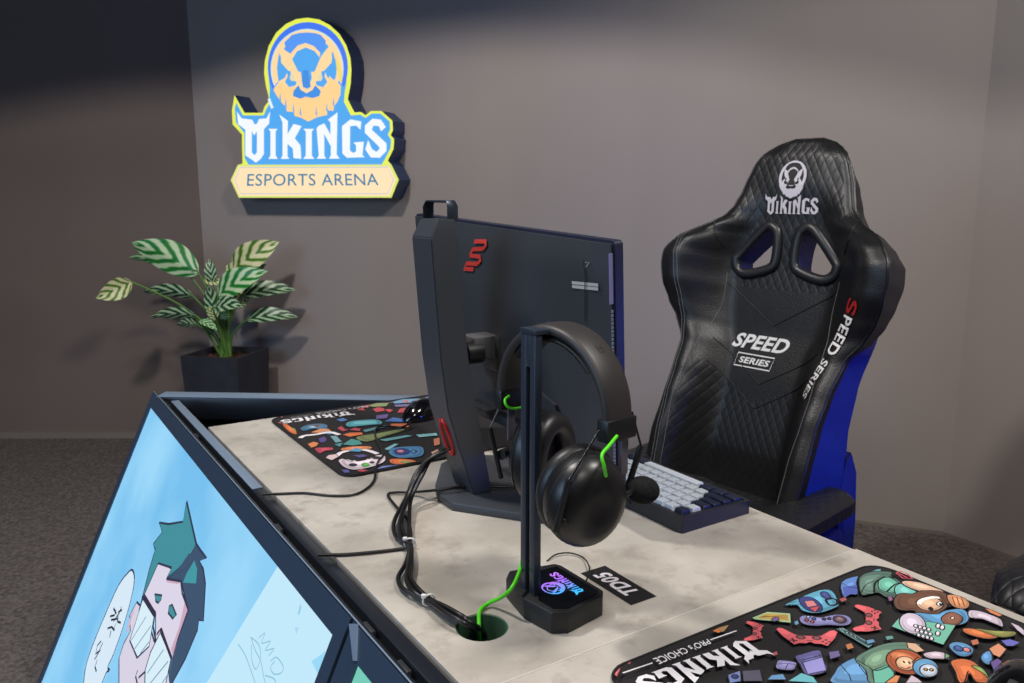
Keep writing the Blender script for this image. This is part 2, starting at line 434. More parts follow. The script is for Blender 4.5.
# ------------------------------------------------------------------ plant
pz = .5
pc = [at(180, 356, pz), at(237, 359, pz), at(261.5, 346, pz), at(207, 343, pz)]
pcen = sum(pc, Vector())/4
e1 = (pc[1]-pc[0]); ang = math.atan2(e1.y, e1.x); w1 = e1.length; w2 = .26
pcen = pc[0]+e1/2+Vector((-e1.y, e1.x, 0)).normalized()*w2/2; pcen.z = 0
pot = thing('plant_pot', 'square dark stone planter standing on the carpet against the back wall', 'planter', pcen, ang)
def frustum(wa, wb, z0, z1, d): # four corners
    return [Vector((sx*(wa if z == z0 else wb)/2*1, sy*(d*(wa if z == z0 else wb)/wb)/2, z)) for z in (z0, z1) for sx, sy in ((-1,-1),(1,-1),(1,1),(-1,1))]
Vo = frustum(w1*.86, w1, 0, pz, w2); Vi = frustum(w1*.80, w1-.03, pz-.06, pz, w2-.03)
V = Vo+Vi
Fc = [(3,2,1,0)]+[(i, (i+1) % 4, (i+1) % 4+4, i+4) for i in range(4)]+[(i+4, (i+1) % 4+4, (i+1) % 4+12, i+12) for i in range(4)]+[(i+12, (i+1) % 4+12, (i+1) % 4+8, i+8) for i in range(4)]
mk('pot_body', V, Fc, M_pot, pot, space='local')
g = 14; V = []; Fc = []
for i in range(g):
    for j in range(g):
        V.append(Vector(((i/(g-1)-.5)*(w1-.045), (j/(g-1)-.5)*(w2-.045), pz-.025+random.uniform(-.012, .012))))
for i in range(g-1):
    for j in range(g-1): Fc.append((i*g+j, (i+1)*g+j, (i+1)*g+j+1, i*g+j+1))
s_ = mk('soil', V, Fc, M_soil, pot, space='local')
def leafmat(name, dark, mid, cream, amt):
    m = mat(name, mid, .38); nt = m.node_tree; N = nt.nodes; L = nt.links; b = N['Principled BSDF']
    uv = N.new('ShaderNodeTexCoord'); sp = N.new('ShaderNodeSeparateXYZ'); L.new(uv.outputs['UV'], sp.inputs[0])
    ab = N.new('ShaderNodeMath'); ab.operation = 'ABSOLUTE'; L.new(sp.outputs[1], ab.inputs[0])
    ad = N.new('ShaderNodeMath'); ad.operation = 'MULTIPLY_ADD'; ad.inputs[1].default_value = -.34; L.new(ab.outputs[0], ad.inputs[0]); L.new(sp.outputs[0], ad.inputs[2])
    ns = N.new('ShaderNodeTexNoise'); ns.inputs['Scale'].default_value = 3; L.new(uv.outputs['UV'], ns.inputs['Vector'])
    ad2 = N.new('ShaderNodeMath'); ad2.operation = 'MULTIPLY_ADD'; ad2.inputs[1].default_value = .12; L.new(ns.outputs['Fac'], ad2.inputs[0]); L.new(ad.outputs[0], ad2.inputs[2])
    mu = N.new('ShaderNodeMath'); mu.operation = 'MULTIPLY'; mu.inputs[1].default_value = 26; L.new(ad2.outputs[0], mu.inputs[0])
    si = N.new('ShaderNodeMath'); si.operation = 'SINE'; L.new(mu.outputs[0], si.inputs[0])
    cr_ = N.new('ShaderNodeValToRGB'); el = cr_.color_ramp.elements
    el[0].position = .1; el[0].color = lin(dark); el[1].position = 1-amt*.6; el[1].color = lin(cream)
    e = el.new(.5-amt*.3); e.color = lin(mid)
    mr = N.new('ShaderNodeMath'); mr.operation = 'MULTIPLY_ADD'; mr.inputs[1].default_value = .5; mr.inputs[2].default_value = .5; L.new(si.outputs[0], mr.inputs[0])
    L.new(mr.outputs[0], cr_.inputs['Fac']); L.new(cr_.outputs['Color'], b.inputs['Base Color'])
    b.inputs['Subsurface Weight'].default_value = 0
    return m
ML = [leafmat('leaf_bright', (36, 120, 52), (60, 160, 66), (205, 226, 180), .45), leafmat('leaf_dark', (20, 66, 40), (34, 98, 54), (178, 200, 160), .3),
      leafmat('leaf_cream', (74, 118, 36), (150, 180, 80), (232, 226, 178), .6)]
plant = thing('variegated_plant', 'leafy green and cream striped plant growing from the square dark planter', 'plant', (pcen.x, pcen.y, pz-.02))
root = Vector((pcen.x, pcen.y, pz-.03))
def leaf(bx, by, tx, ty, w, dy0, dy1, kind, twist=.3, droop=.06, stem=True, sm=None):
    b0 = pt(bx, by, pcen.y+dy0); t0 = pt(tx, ty, pcen.y+dy1); ax = t0-b0; Ln = ax.length
    view = (b0-CAM).normalized(); side = ax.cross(view).normalized(); nrm = side.cross(ax).normalized()
    side = (side*math.cos(twist)+nrm*math.sin(twist)).normalized(); up = ax.cross(side).normalized()
    if up.z < 0: up = -up
    W = w/811*b0.y*.66
    nu, nv = 16, 8; V, Fc, UV = [], [], []
    for i in range(nu+1):
        u = i/nu; hw = W*(math.sin(math.pi*min(1, u**.82))**.8) if 0 < u < 1 else 0.0006
        cpt = b0+ax*u+up*(Ln*.10*math.sin(math.pi*u))-Vector((0, 0, 1))*droop*Ln*u*u
        for j in range(nv+1):
            v = j/nv*2-1
            V.append(cpt+side*hw*v+up*(abs(v)*hw*.28+.0025*math.sin(u*38+v*2)*abs(v))); UV.append((u, v))
    for i in range(nu):
        for j in range(nv): a = i*(nv+1)+j; Fc.append((a, a+nv+1, a+nv+2, a+1))
    lf = mk('leaf', V, Fc, ML[kind], plant, smooth=True, uvs=UV)
    if stem:
        mid = root.lerp(b0, .5); mid.x = root.x*.65+b0.x*.35; mid.z = root.z*.4+b0.z*.6
        st_ = Vector((root.x+random.uniform(-.02, .02), root.y+random.uniform(-.02, .02), root.z))
        tube('stem', [st_, mid, b0, b0+ax*.12], [.0058]*9+[.0045]*8+[.003]*8, M_stem, plant, seg=6, n=8)
for a in [(199,274,131,238,25,0,-.08,0,.25),(186,271,128,254,15,.03,.06,0,.7),(132,282,96,296,16,-.05,-.14,2,.15),(194,297,141,289,12,.0,-.03,1,.6),
          (196,316,149,315,11,-.03,-.08,1,.6),(198,325,176,323,8,0,-.06,1,.5),(233,270,279,238,21,.0,-.02,2,.25),(226,277,246,262,12,.04,.06,2,.3),(218,296,267,267,21,-.05,-.10,0,.5),
          (240,284,266,262,12,.05,.09,1,.5),(240,297,296,287,15,0,.03,1,.65),(246,320,298,314,13,0,.02,1,.55),(213,284,209,257,9,.02,.03,1,.2),
          (213,318,208,284,13,-.05,-.06,1,.3),(213,309,243,304,15,-.1,-.16,1,.7),(222,294,244,290,15,.04,.06,2,.4),(217,320,207,306,9,-.06,-.07,2,.3),
          (236,307,250,297,8,0,.02,2,.3),(199,321,217,329,8,-.05,-.08,0,.7),(219,318,226,310,9,-.06,-.08,0,.3),(204,279,222,283,9,.03,.03,2,.4)]:
    leaf(*a)
tube('stem', [root, root+Vector((.004, 0, .12)), root+Vector((0, 0, .28))], .010, M_stem, plant, seg=8)
tube('stem', [root+Vector((.02, 0, 0)), root+Vector((.018, 0, .12)), root+Vector((.03, 0, .25))], .008, M_stem, plant, seg=8)

# ------------------------------------------------------------------ desk
TOPT = .028
deskA = thing('desk', 'concrete-look desk top carrying the monitor, headset stand and keyboard', 'desk', tl(.6, 1.07, 0), TA)
deskB = thing('desk', 'concrete-look desk top in the foreground carrying the cartoon mat nearest the camera', 'desk', tl(.6, .07, 0), TA)
def tmap(x, y, z): return tl(x, y, z)
def circ(cx, cy, r, n=28): return [(cx+r*math.cos(2*math.pi*i/n), cy+r*math.sin(2*math.pi*i/n)) for i in range(n)]
hx, hy = tat(482, 627, DZ)[:2]
prism('desktop', [(.325, .5715), (.8805, .5715), (.8805, 1.577), (.325, 1.577)], DZ-TOPT, DZ, M_desk, deskA, tmap, holes=[circ(hx, hy, .0275)])
prism('desktop', [(.325, -.43), (.8845, -.43), (.8845, .5700), (.325, .5700)], DZ-TOPT, DZ, M_desk, deskB, tmap)
prism('edge_band', [(.33, .5701), (.8806, .5701), (.8806, .5714), (.33, .5714)], DZ-TOPT, DZ+.0003, M_deskedge, deskA, tmap)
prism('cable_grommet', circ(hx, hy, .0277), DZ-.045, DZ-.001, M_grommet, deskA, tmap, holes=[circ(hx, hy, .0258)])
for dk, ys in ((deskA, (.62, 1.52)), (deskB, (-.36, .5))):
    for y in ys:
        for x in (.38, .80):
            box('leg', T @ Matrix.Translation((x, y, (DZ-TOPT)/2)), (.05, .05, DZ-TOPT), M_frame, dk, bevel=.003)
    box('crossbar', T @ Matrix.Translation((.59, sum(ys)/2, .60)), (.04, ys[1]-ys[0], .05), M_frame, dk, bevel=.003)

# ------------------------------------------------------------------ screen frame along the outer side of the desk
FZ = .7475
sl = R(24.5); sdir = Vector((-math.sin(sl), 0, -math.cos(sl))); snl = Vector((-math.cos(sl), 0, math.sin(sl)))
SOl = Vector((.287, 0, FZ-.001)); SOw = T @ SOl; snw = (T @ snl.to_4d().to_3d()); snw = T.to_3x3() @ snl
def scr(px, py):
    p = loc(hit(px, py, SOw, snw)); return (p.y, (p-SOl).dot(sdir))
def smap(y, t, l=0):
    p = SOl+sdir*t+snl*l; return tl(p.x, y, p.z)
fr = thing('display_surround', 'black and aluminium rail edging the desk above the tilted display screens', 'rail', tl(.3, .8, 0), TA)
yend = 1.955
def rail(name, x0, x1, z0, z1, y0, y1, m, par, bevel=.0015):
    return box(name, T @ Matrix.Translation(((x0+x1)/2, (y0+y1)/2, (z0+z1)/2)), (x1-x0, y1-y0, z1-z0), m, par, bevel=bevel)
rail('inner_rail', .3035, .3215, FZ-.045, FZ, -.6, 1.835, M_frame, fr)
rail('inner_sheen', .3045, .3205, FZ, FZ+.0012, 1.20, 1.834, M_alu, fr, .0004)  # pale strip painting in the sheen on the glossy inner rail
rail('outer_rail', .2885, .2945, FZ-.05, FZ, -.6, yend, M_frame, fr)
rail('outer_trim', .2885, .2905, FZ, FZ+.001, -.6, yend, M_alu, fr, .0004)
rail('channel', .2955, .3025, FZ-.05, FZ-.012, -.6, yend-.01, M_blackm, fr)
for k, y in enumerate((1.56, 1.05, .74, .655)):
    rail('bracket', .2962, .3018, FZ-.012, FZ-.004, y-.012, y+.012, M_grey, fr, .001)
rail('skirt_panel', .31, .318, .02, FZ-.046, -.6, yend-.04, M_frame, fr)
# beam joining the next side
b0, b1 = at(166.4, 391.6, FZ), at(428.6, 395.6, FZ); bd = (b1-b0).normalized(); bn = Vector((bd.y, -bd.x, 0))
if bn.y > 0: bn = -bn
beam = thing('cross_rail', 'dark rail with pale top edge running from the frame corner towards the monitor', 'rail', b0+bd*.35-Vector((0, 0, FZ)), math.atan2(bd.y, bd.x))
def beambox(name, s0, s1, d0, d1, z0, z1, m, bv=.0015):
    c = b0+bd*((s0+s1)/2)+bn*((d0+d1)/2); c.z = (z0+z1)/2
    return box(name, Matrix.Translation(c) @ Matrix.Rotation(math.atan2(bd.y, bd.x), 4, 'Z'), (s1-s0, d1-d0, z1-z0), m, beam, bevel=bv)
beambox('rail_bar', .0, .585, .0, .050, FZ-.05, FZ-.001, M_frame)
beambox('rail_cap', .0, .585, .001, .046, FZ-.001, FZ+.0005, M_alu, .0004)
beambox('skirt_panel', .03, .50, .02, .03, .02, FZ-.052, M_blackm)
# displays
def display(label, ya, yb, sya, syb, ttop, tbot, art, tin0):
    d = thing('display_screen', label, 'screen', tl(.15, (ya+yb)/2, 0), TA, )
    V = [smap(y, t, l) for l in (-.04, 0) for y, t in ((ya, 0), (yb, 0), (yb, tbot+.02), (ya, tbot+.02))]
    mk('housing', [smap(y, t, l) for l in (-.045, -.004) for y, t in ((ya, .004), (yb, .004), (yb, tbot+.02), (ya, tbot+.02))],
       [(0,1,2,3),(7,6,5,4),(0,4,5,1),(1,5,6,2),(2,6,7,3),(3,7,4,0)], M_blackm, d)
    o = [(ya, 0), (yb, 0), (yb, tbot+.02), (ya, tbot+.02)]; i_ = [(sya, ttop), (syb, ttop), (syb, tbot), (sya, tbot)]
    prism('bezel', o, -.004, 0.0, mat('bezel_slate', (48, 64, 84), .3, spec=.6), d, lambda a, b2, c: smap(a, b2, c), holes=[i_])
    art(d, sya, syb, ttop, tbot)
    return d
ytop, ttop = scr(150, 407); ybot, tb2 = scr(332.4, 634.8); ttop = (ttop+tb2)/2
TB = .69
E_ = lambda x, y: (100+x/3.364, 480+y/3.364)
G_ = lambda x, y: (0+x/4.267, 560+y/4.267)
H_ = lambda x, y: (230+x/5.55, 560+y/5.55)
def screenmat(name, ca, cb):
    m = mat(name, (10, 10, 12), .25); nt = m.node_tree; N = nt.nodes; L = nt.links; b = N['Principled BSDF']
    tc = N.new('ShaderNodeTexCoord'); mp = N.new('ShaderNodeMapping'); mp.inputs['Scale'].default_value = (5, 2.2, 1.2); mp.inputs['Rotation'].default_value = (.5, .3, .6)
    L.new(tc.outputs['Object'], mp.inputs['Vector']); ns = N.new('ShaderNodeTexNoise'); ns.inputs['Scale'].default_value = 1.6; ns.inputs['Detail'].default_value = 3
    L.new(mp.outputs['Vector'], ns.inputs['Vector'])
    r = N.new('ShaderNodeValToRGB'); r.color_ramp.elements[0].position = .35; r.color_ramp.elements[1].position = .68
    r.color_ramp.elements[0].color = lin(ca); r.color_ramp.elements[1].color = lin(cb); L.new(ns.outputs['Fac'], r.inputs['Fac'])
    L.new(r.outputs['Color'], b.inputs['Emission Color']); b.inputs['Emission Strength'].default_value = 1
    return m
M_scr = screenmat('screen_sky', (118, 192, 238), (156, 216, 250))
def art1(d, sya, syb, t0, t1):
    a = Art()
    q = lambda y, t: ('S', y, t)
    OUT = (36, 44, 72)
    pale = [scr(*p) for p in [(274, 571), (332.4, 634.8), (314, 683)]]
    a.poly(M_scr, [(sya, t0), (syb, t0), (syb, t1), (sya, t1)])
    p0 = scr(274, 571); p1 = scr(230, 643); k = (t1-p0[1])/(p1[1]-p0[1])
    a.poly((192, 231, 248), [(p0[0]-.0, t0), (sya, t0), (sya, t1), (p0[0]+(p1[0]-p0[0])*k, t1)])
    def P(f, pts): return [scr(*f(*p)) for p in pts]
    W = .0042
    # second pale tint and signature strokes
    a.poly((150, 214, 244), P(H_, [(440,560),(470,540),(500,520),(520,500),(500,590),(480,640),(460,600)]))
    for s in ([(35,465),(70,520),(95,580),(115,640),(130,683)], [(105,425),(130,500),(160,560),(175,640),(185,683)], [(110,430),(150,470),(160,540),(135,605),(112,560),(108,470)],
              [(150,430),(185,405),(165,460),(215,450),(185,500),(235,490),(205,530)], [(215,560),(250,540),(285,590),(275,625),(235,632),(215,595),(240,560)], [(185,640),(230,655),(245,680)]):
        a.line((140, 190, 214), P(H_, s), .0016, smooth=4)
    a.poly((150, 205, 235), P(H_, [(380,240),(388,262),(376,305),(366,300)])).poly((170, 215, 240), P(H_, [(350,375),(375,370),(360,412)]))
    # speech bubble
    bub = P(G_, [(560,42),(569,80),(556,160),(522,280),(480,400),(455,455),(463,470),(450,478),(432,520),(400,600),(360,640),(352,600),(352,525),(365,440),(400,340),(450,220),(500,110),(540,55)])
    a.poly((214, 232, 246), bub); a.line(OUT, bub, W, closed=True, smooth=3)
    for s in ([(490,210),(485,235),(465,240)], [(480,205),(492,230)], [(514,198),(505,225),(480,262)], [(500,222),(517,212)], [(470,255),(500,250),(478,300)], [(455,292),(472,285),(485,300)], [(500,232),(498,262),(512,268)], [(470,300),(464,330)],
              [(428,345),(412,365),(405,400),(425,385)], [(435,352),(415,400),(400,425)], [(412,425),(402,455),(408,476)]):
        a.line((26, 28, 48), P(G_, s), .0042)
    # hair, face, glasses
    hair = P(E_, [(290,72),(322,215),(305,250),(262,300),(222,332),(240,295),(195,280),(148,385),(140,405),(130,440),(165,300),(180,250),(185,235),(178,215),(208,175),(198,143),(230,148),(278,140)])
    dark = P(E_, [(290,72),(322,215),(335,235),(356,262),(332,272),(345,300),(352,350),(349,400),(345,475),(330,470),(325,505),(285,600),(240,683),(225,690),(232,600),(295,440),(270,340),(222,332),(262,300),(296,250),(300,180)])
    a.poly((52, 76, 104), dark); a.line(OUT, dark, W, closed=True)
    face = P(E_, [(148,385),(195,278),(225,285),(240,300),(222,332),(270,340),(275,380),(295,435),(262,530),(240,600),(205,500),(185,545),(186,450)])
    a.poly((218, 211, 230), face)
    a.poly((204, 166, 186), P(E_, [(283,408),(295,435),(262,530),(243,592),(236,570),(265,490)]))
    a.poly((204, 166, 186), P(E_, [(222,332),(270,337),(262,350),(222,344)]))
    chin = P(E_, [(122,410),(98,455),(100,510),(78,550),(62,600),(62,720),(150,760),(235,720),(225,600),(180,540),(150,440)])
    a.poly((214, 208, 226), chin); a.line(OUT, chin, W, closed=True)
    a.poly((205, 180, 200), P(E_, [(118,425),(104,470),(92,515),(88,500),(102,452)]))
    a.line(OUT, P(E_, [(125,640),(118,660),(125,690)]), W).line(OUT, P(E_, [(150,645),(128,665)]), W)
    a.poly((218, 211, 230), P(E_, [(186,450),(240,600),(205,500),(185,545)]))
    a.line(OUT, face, W, closed=True)
    a.poly((58, 140, 152), hair); a.line(OUT, hair, W, closed=True)
    a.poly((58, 150, 160), P(E_, [(316,270),(326,300),(322,348),(278,345),(290,315),(305,290)]))
    a.poly((52, 76, 104), P(E_, [(285,300),(222,330),(262,300),(300,245),(318,262)]))
    for e in ([(183,384),(208,388),(205,402),(196,414),(187,408)], [(232,424),(242,419),(257,455),(245,467),(229,447)]):
        a.poly((62, 140, 150), P(E_, e)); a.line(OUT, P(E_, e), W*.8, closed=True)
    for g_ in ([(145,400),(182,458),(165,560),(125,598),(100,540)], [(204,512),(240,596),(222,683),(190,740),(150,720),(152,640),(170,580)]):
        a.poly((214, 236, 246), P(E_, g_)); a.line(OUT, P(E_, g_), W, closed=True)
    for s in ([(105,540),(155,460)], [(112,575),(172,490)], [(135,585),(165,545)], [(160,650),(215,570)], [(165,690),(230,610)], [(200,700),(232,650)]):
        a.line((120, 150, 180), P(E_, s), W*.7)
    a.line((44, 30, 58), P(E_, [(143,390),(188,450)]), .006).line((44, 30, 58), P(E_, [(186,450),(180,495),(190,545)]), .005).line((44, 30, 58), P(E_, [(192,520),(205,502),(242,600)]), .006)
    a.build('screen_picture', lambda p, l: smap(p[0], p[1], l-.003), d, emit=1.0, step=.00006, base=.0003, facing=snw)
y_l = scr(152, 392)[0]; y_r = scr(350, 624)[0]+.002
display('large tilted display showing a cartoon of a green-haired face with a speech bubble', y_r+.001, yend-.002, ybot, ytop, ttop, TB, art1, 0)
q1 = scr(356.5, 664)
def art2(d, sya, syb, t0, t1):
    a = Art(); a.poly(M_scr, [(sya, t0), (syb, t0), (syb, t1), (sya, t1)])
    for i in range(9):
        y = syb-.02-.05*i
        a.ell(random.choice([(80,150,225),(120,210,190),(200,235,250),(60,110,200)]), y, t0+.04+.05*(i % 4), .03, .05, rot=30*i)
    a.build('screen_picture', lambda p, l: smap(p[0], p[1], l-.003), d, emit=.9, step=.00006, base=.0003, facing=snw)
display('second tilted display at the bottom edge beside the cartoon display', y_r-1.0, y_r-.006, q1[0]-.9, q1[0], q1[1]-.0, TB, art2, 0)
# small pale trim wedge at the joint
tr_ = tag(mk('joint_trim', [smap(*scr(*p), l) for l in (.0, .002) for p in [(350.3,624),(358.5,624),(357,661),(354.5,661)]],
   [(3,2,1,0),(4,5,6,7),(0,1,5,4),(1,2,6,5),(2,3,7,6),(3,0,4,7)], M_alu), 'thin pale strip in the joint between the two tilted displays', 'trim')

# ------------------------------------------------------------------ mouse mats
MZ = DZ+.0035
def rrect(x0, y0, x1, y1, r, n=6):
    P = []
    for cx, cy, a0 in ((x1-r, y1-r, 0), (x0+r, y1-r, 90), (x0+r, y0+r, 180), (x1-r, y0+r, 270)):
        for i in range(n+1): a = R(a0+90*i/n); P.append((cx+r*math.cos(a), cy+r*math.sin(a)))
    return P
A_ = lambda x, y: (740+x/4.775, 540+y/4.775)
B_ = lambda x, y: (860+x/5.555, 560+y/5.555)
C_ = lambda x, y: (600+x/5.12, 590+y/5.12)
D_ = lambda x, y: (660+x/5.12, 560+y/5.12)
F_ = lambda x, y: (270+x/6.023, 390+y/6.023)
def tc(p): q = tat(p[0], p[1], MZ+.0005); return (q.x, q.y)
BK = (22, 18, 20)
OL = (20, 16, 20)
def affine3(src, dst):
    (x0, y0), (x1, y1), (x2, y2) = src; a = Matrix(((x1-x0, x2-x0), (y1-y0, y2-y0))).inverted()
    d0, d1, d2 = [Vector(p) for p in dst]
    def f(p):
        w = a @ Vector((p[0]-x0, p[1]-y0)); return tuple(d0+(d1-d0)*w[0]+(d2-d0)*w[1])
    return f
PAD = [(.5,.62),(.42,.70),(.30,.70),(.18,.78),(.04,.40),(0,.1),(.05,0),(.13,.03),(.28,.30),(.5,.34),(.72,.30),(.87,.03),(.95,0),(1,.1),(.96,.40),(.82,.78),(.70,.70),(.58,.70)]
def gamepad(a, cs, q, body=(205, 92, 98), dark=(70, 42, 44)):
    f = quadmap([Vector(tc(cs(*p))) for p in q])
    s = math.sqrt(abs((Vector(f(1, 0))-Vector(f(0, 0))).cross(Vector(f(0, 1))-Vector(f(0, 0)))))
    a.poly(body, [f(*p) for p in PAD])
    a.poly(tuple(min(255, int(c*1.14)) for c in body), [f(*p) for p in [(0.02,.1),(.07,.02),(.12,.05),(.2,.25),(.14,.34),(.05,.3)]])
    a.poly(tuple(min(255, int(c*1.14)) for c in body), [f(*p) for p in [(.98,.1),(.93,.02),(.88,.05),(.8,.25),(.86,.34),(.95,.3)]])
    for cx in (.36, .64):
        a.poly(dark, [f(cx+.09*math.cos(t*.5236), .42+.11*math.sin(t*.5236)) for t in range(12)])
        a.poly((128, 76, 76), [f(cx+.055*math.cos(t*.5236), .42+.07*math.sin(t*.5236)) for t in range(12)])
    for cx, cy in ((.80,.5),(.86,.58),(.74,.58),(.80,.66)): a.poly(dark, [f(cx+.028*math.cos(t*.785), cy+.035*math.sin(t*.785)) for t in range(8)])
    a.poly(dark, [f(*p) for p in [(.12,.56),(.18,.56),(.18,.48),(.22,.48),(.22,.56),(.28,.56),(.28,.61),(.22,.61),(.22,.68),(.18,.68),(.18,.61),(.12,.61)]])
    a.line(dark, [f(*p) for p in [(.44,.56),(.56,.56)]], s*.02)
    a.line(OL, [f(*p) for p in PAD], s*.012, closed=True)
def soften(pts, k=3):
    return [tuple(p[:2]) for p in spline([(*p, 0) for p in pts], k, True)] if len(pts) >= 6 else list(pts)
def muted(c):
    g = sum(c)/3; return tuple(int(round((g+(v-g)*.86)*.95)) for v in c)
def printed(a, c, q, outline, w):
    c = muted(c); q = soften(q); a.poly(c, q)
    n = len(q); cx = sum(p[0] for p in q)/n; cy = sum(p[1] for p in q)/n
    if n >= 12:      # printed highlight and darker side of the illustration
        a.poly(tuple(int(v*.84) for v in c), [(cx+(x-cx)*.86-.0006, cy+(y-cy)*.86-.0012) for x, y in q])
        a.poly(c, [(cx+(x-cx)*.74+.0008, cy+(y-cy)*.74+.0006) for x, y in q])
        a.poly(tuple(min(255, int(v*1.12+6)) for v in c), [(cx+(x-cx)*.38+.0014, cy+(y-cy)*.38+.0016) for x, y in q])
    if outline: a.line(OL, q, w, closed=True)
def near_mat():
    a = Art(); P = lambda f, pts: [tc(f(*p)) for p in pts]
    def sh(c, f, pts, o=True, w=.0012):
        printed(a, c, P(f, pts), o, w)
    def el(c, f, x, y, rx, ry, rot=0, o=False):
        t = [(x+rx*math.cos(k*.3142)*math.cos(R(rot))-ry*math.sin(k*.3142)*math.sin(R(rot)), y+rx*math.cos(k*.3142)*math.sin(R(rot))+ry*math.sin(k*.3142)*math.cos(R(rot))) for k in range(20)]
        sh(c, f, t, o)
    sh((96,172,186), A_, [(600,170),(650,150),(672,148),(672,160),(620,182)])
    sh((84,118,106), A_, [(566,205),(585,175),(640,160),(718,162),(722,180),(700,195),(745,195),(800,240),(835,262),(800,290),(745,285),(700,285),(660,262),(620,268),(578,270)])
    sh((104,142,128), A_, [(580,195),(625,178),(670,178),(640,215),(640,262),(600,262),(575,240)], 0)
    sh((108,196,168), A_, [(665,198),(710,190),(755,215),(765,240),(735,262),(700,258),(662,240)])
    sh((120,205,196), A_, [(740,232),(780,218),(830,250),(850,268),(800,285),(745,270)])
    a.line(OL, P(A_, [(640,262),(645,215),(690,185)]), .0022, smooth=3).line(OL, P(A_, [(578,262),(600,225),(640,205)]), .001, smooth=3).line(OL, P(A_, [(700,258),(735,225),(770,215)]), .0018, smooth=3)
    sh((96,140,215), A_, [(482,212),(560,183),(556,215),(562,268),(525,270),(495,285)]); sh((78,98,190), A_, [(490,235),(556,225),(560,268),(525,270),(497,284)], 0)
    a.line(OL, P(A_, [(482,214),(520,235),(562,240)]), .001)
    sh((88,172,205), A_, [(212,322),(270,292),(378,250),(440,255),(470,310),(460,332),(375,360),(300,350),(270,322)])
    a.line(OL, P(A_, [(225,318),(262,325)]), .001).line(OL, P(A_, [(235,310),(270,305)]), .001)
    sh((58,66,140), A_, [(280,295),(295,283),(345,287),(385,318),(392,345),(370,356),(330,350),(295,325)])
    sh((222,128,134), A_, [(305,303),(350,300),(370,325),(322,332)]); sh((214,76,80), A_, [(330,335),(382,328),(360,356)])
    sh((66,76,150), A_, [(385,262),(408,258),(430,280),(432,295),(405,290),(388,278)]); a.line(OL, P(A_, [(410,300),(425,322),(460,320),(462,300),(440,290),(415,295)]), .0028, closed=True, smooth=2)
    sh((162,196,140), A_, [(55,382),(128,354),(240,362),(243,408),(70,392)]); sh((196,160,74), A_, [(85,380),(128,362),(228,368),(232,398),(100,388)], 0)
    for k in range(5): a.line((120,84,44), P(A_, [(92+k*6,376-k*2.5+6),(228,370+k*6)]), .0007)
    sh((132,130,188), A_, [(282,385),(300,372),(345,375),(380,382),(450,368),(505,372),(532,392),(525,412),(490,422),(420,418),(370,422),(320,418),(290,405)])
    el((84,64,78), A_, 475, 392, 32, 18, 8, True); el((150,110,120), A_, 475, 390, 16, 8, 8)
    for x, y, c in ((325,380,(190,190,230)),(352,388,(70,90,170)),(318,395,(200,60,80)),(344,403,(210,80,90)),(400,390,(60,56,90)),(425,388,(60,56,90))): el(c, A_, x, y, 9, 6, 0, True)
    gamepad(a, A_, [(15,495),(28,398),(140,408),(135,498)])
    gamepad(a, A_, [(165,430),(466,445),(462,545),(228,535)])
    gamepad(a, A_, [(535,448),(545,318),(715,340),(718,470)])
    sh((104,158,158), A_, [(458,438),(490,432),(636,512),(612,530)]); sh((60,80,86), A_, [(485,442),(520,450),(612,508),(600,516),(500,458)], 0)
    for x, y in ((478,440),(510,456),(530,467),(550,478)): el((200,220,215), A_, x, y, 7, 4, 20, True)
    sh((98,96,160), A_, [(262,572),(290,560),(375,540),(395,580),(415,640),(320,660),(285,610)]); sh((152,146,218), A_, [(298,600),(392,575),(413,638),(322,656)])
    a.line(OL, P(A_, [(292,590),(385,565)]), .001)
    sh((150,144,206), A_, [(172,605),(188,588),(262,598),(268,615),(250,637),(176,630)]); a.line(OL, P(A_, [(176,608),(220,604),(262,610)]), .0008); a.line(OL, P(A_, [(215,632),(230,604)]), .0008)
    sh((96,146,196), A_, [(130,683),(150,660),(205,655),(220,683)]); sh((84,80,100), A_, [(10,640),(95,635),(108,690),(15,690)]); sh((110,130,190), A_, [(-60,660),(0,640),(5,690),(-50,700)])
    el((50,60,120), A_, -25, 668, 16, 10, 0, True)
    sh((96,186,196), A_, [(230,690),(290,650),(350,670),(370,700)])
    # lower figure
    sh((92,150,205), A_, [(442,700),(450,650),(480,610),(560,575),(640,600),(680,700)])
    a.line(OL, P(A_, [(560,580),(570,620),(620,683)]), .001).line(OL, P(A_, [(480,612),(520,660),(530,690)]), .001)
    sh((96,132,112), A_, [(548,585),(600,545),(680,512),(760,502),(840,508),(860,520),(840,560),(740,640),(740,700),(620,700),(600,640)])
    sh((104,192,164), A_, [(632,640),(700,612),(735,650),(735,700),(640,700)]); sh((126,168,134), A_, [(600,590),(640,555),(720,540),(700,600),(640,632),(600,620)], 0)
    a.line(OL, P(A_, [(560,590),(610,620),(650,640),(720,615)]), .0014, smooth=3)
    sh((228,178,140), A_, [(795,505),(840,510),(880,545),(840,552),(800,530)])
    el((186,86,48), A_, 790, 598, 95, 58, 14, True); el((226,128,78), A_, 775, 575, 55, 20, 14); el((240,190,146), A_, 790, 606, 48, 32, 14, True)
    el((40,30,30), A_, 780, 598, 5, 4); el((40,30,30), A_, 806, 602, 5, 4); a.line((150,60,40), P(A_, [(765,622),(790,632),(812,622)]), .0016, smooth=3)
    sh((232,130,60), A_, [(820,600),(850,575),(858,592),(838,625)])
    el((96,160,208), A_, 885, 628, 62, 44, 12, True); el((196,208,226), A_, 900, 640, 44, 30, 10, True); el((232,170,80), A_, 885, 635, 9, 6, 0, True); el((232,170,80), A_, 912, 637, 9, 6, 0, True)
    sh((208,186,200), A_, [(872,560),(930,548),(985,560),(1000,585),(950,585),(900,582)])
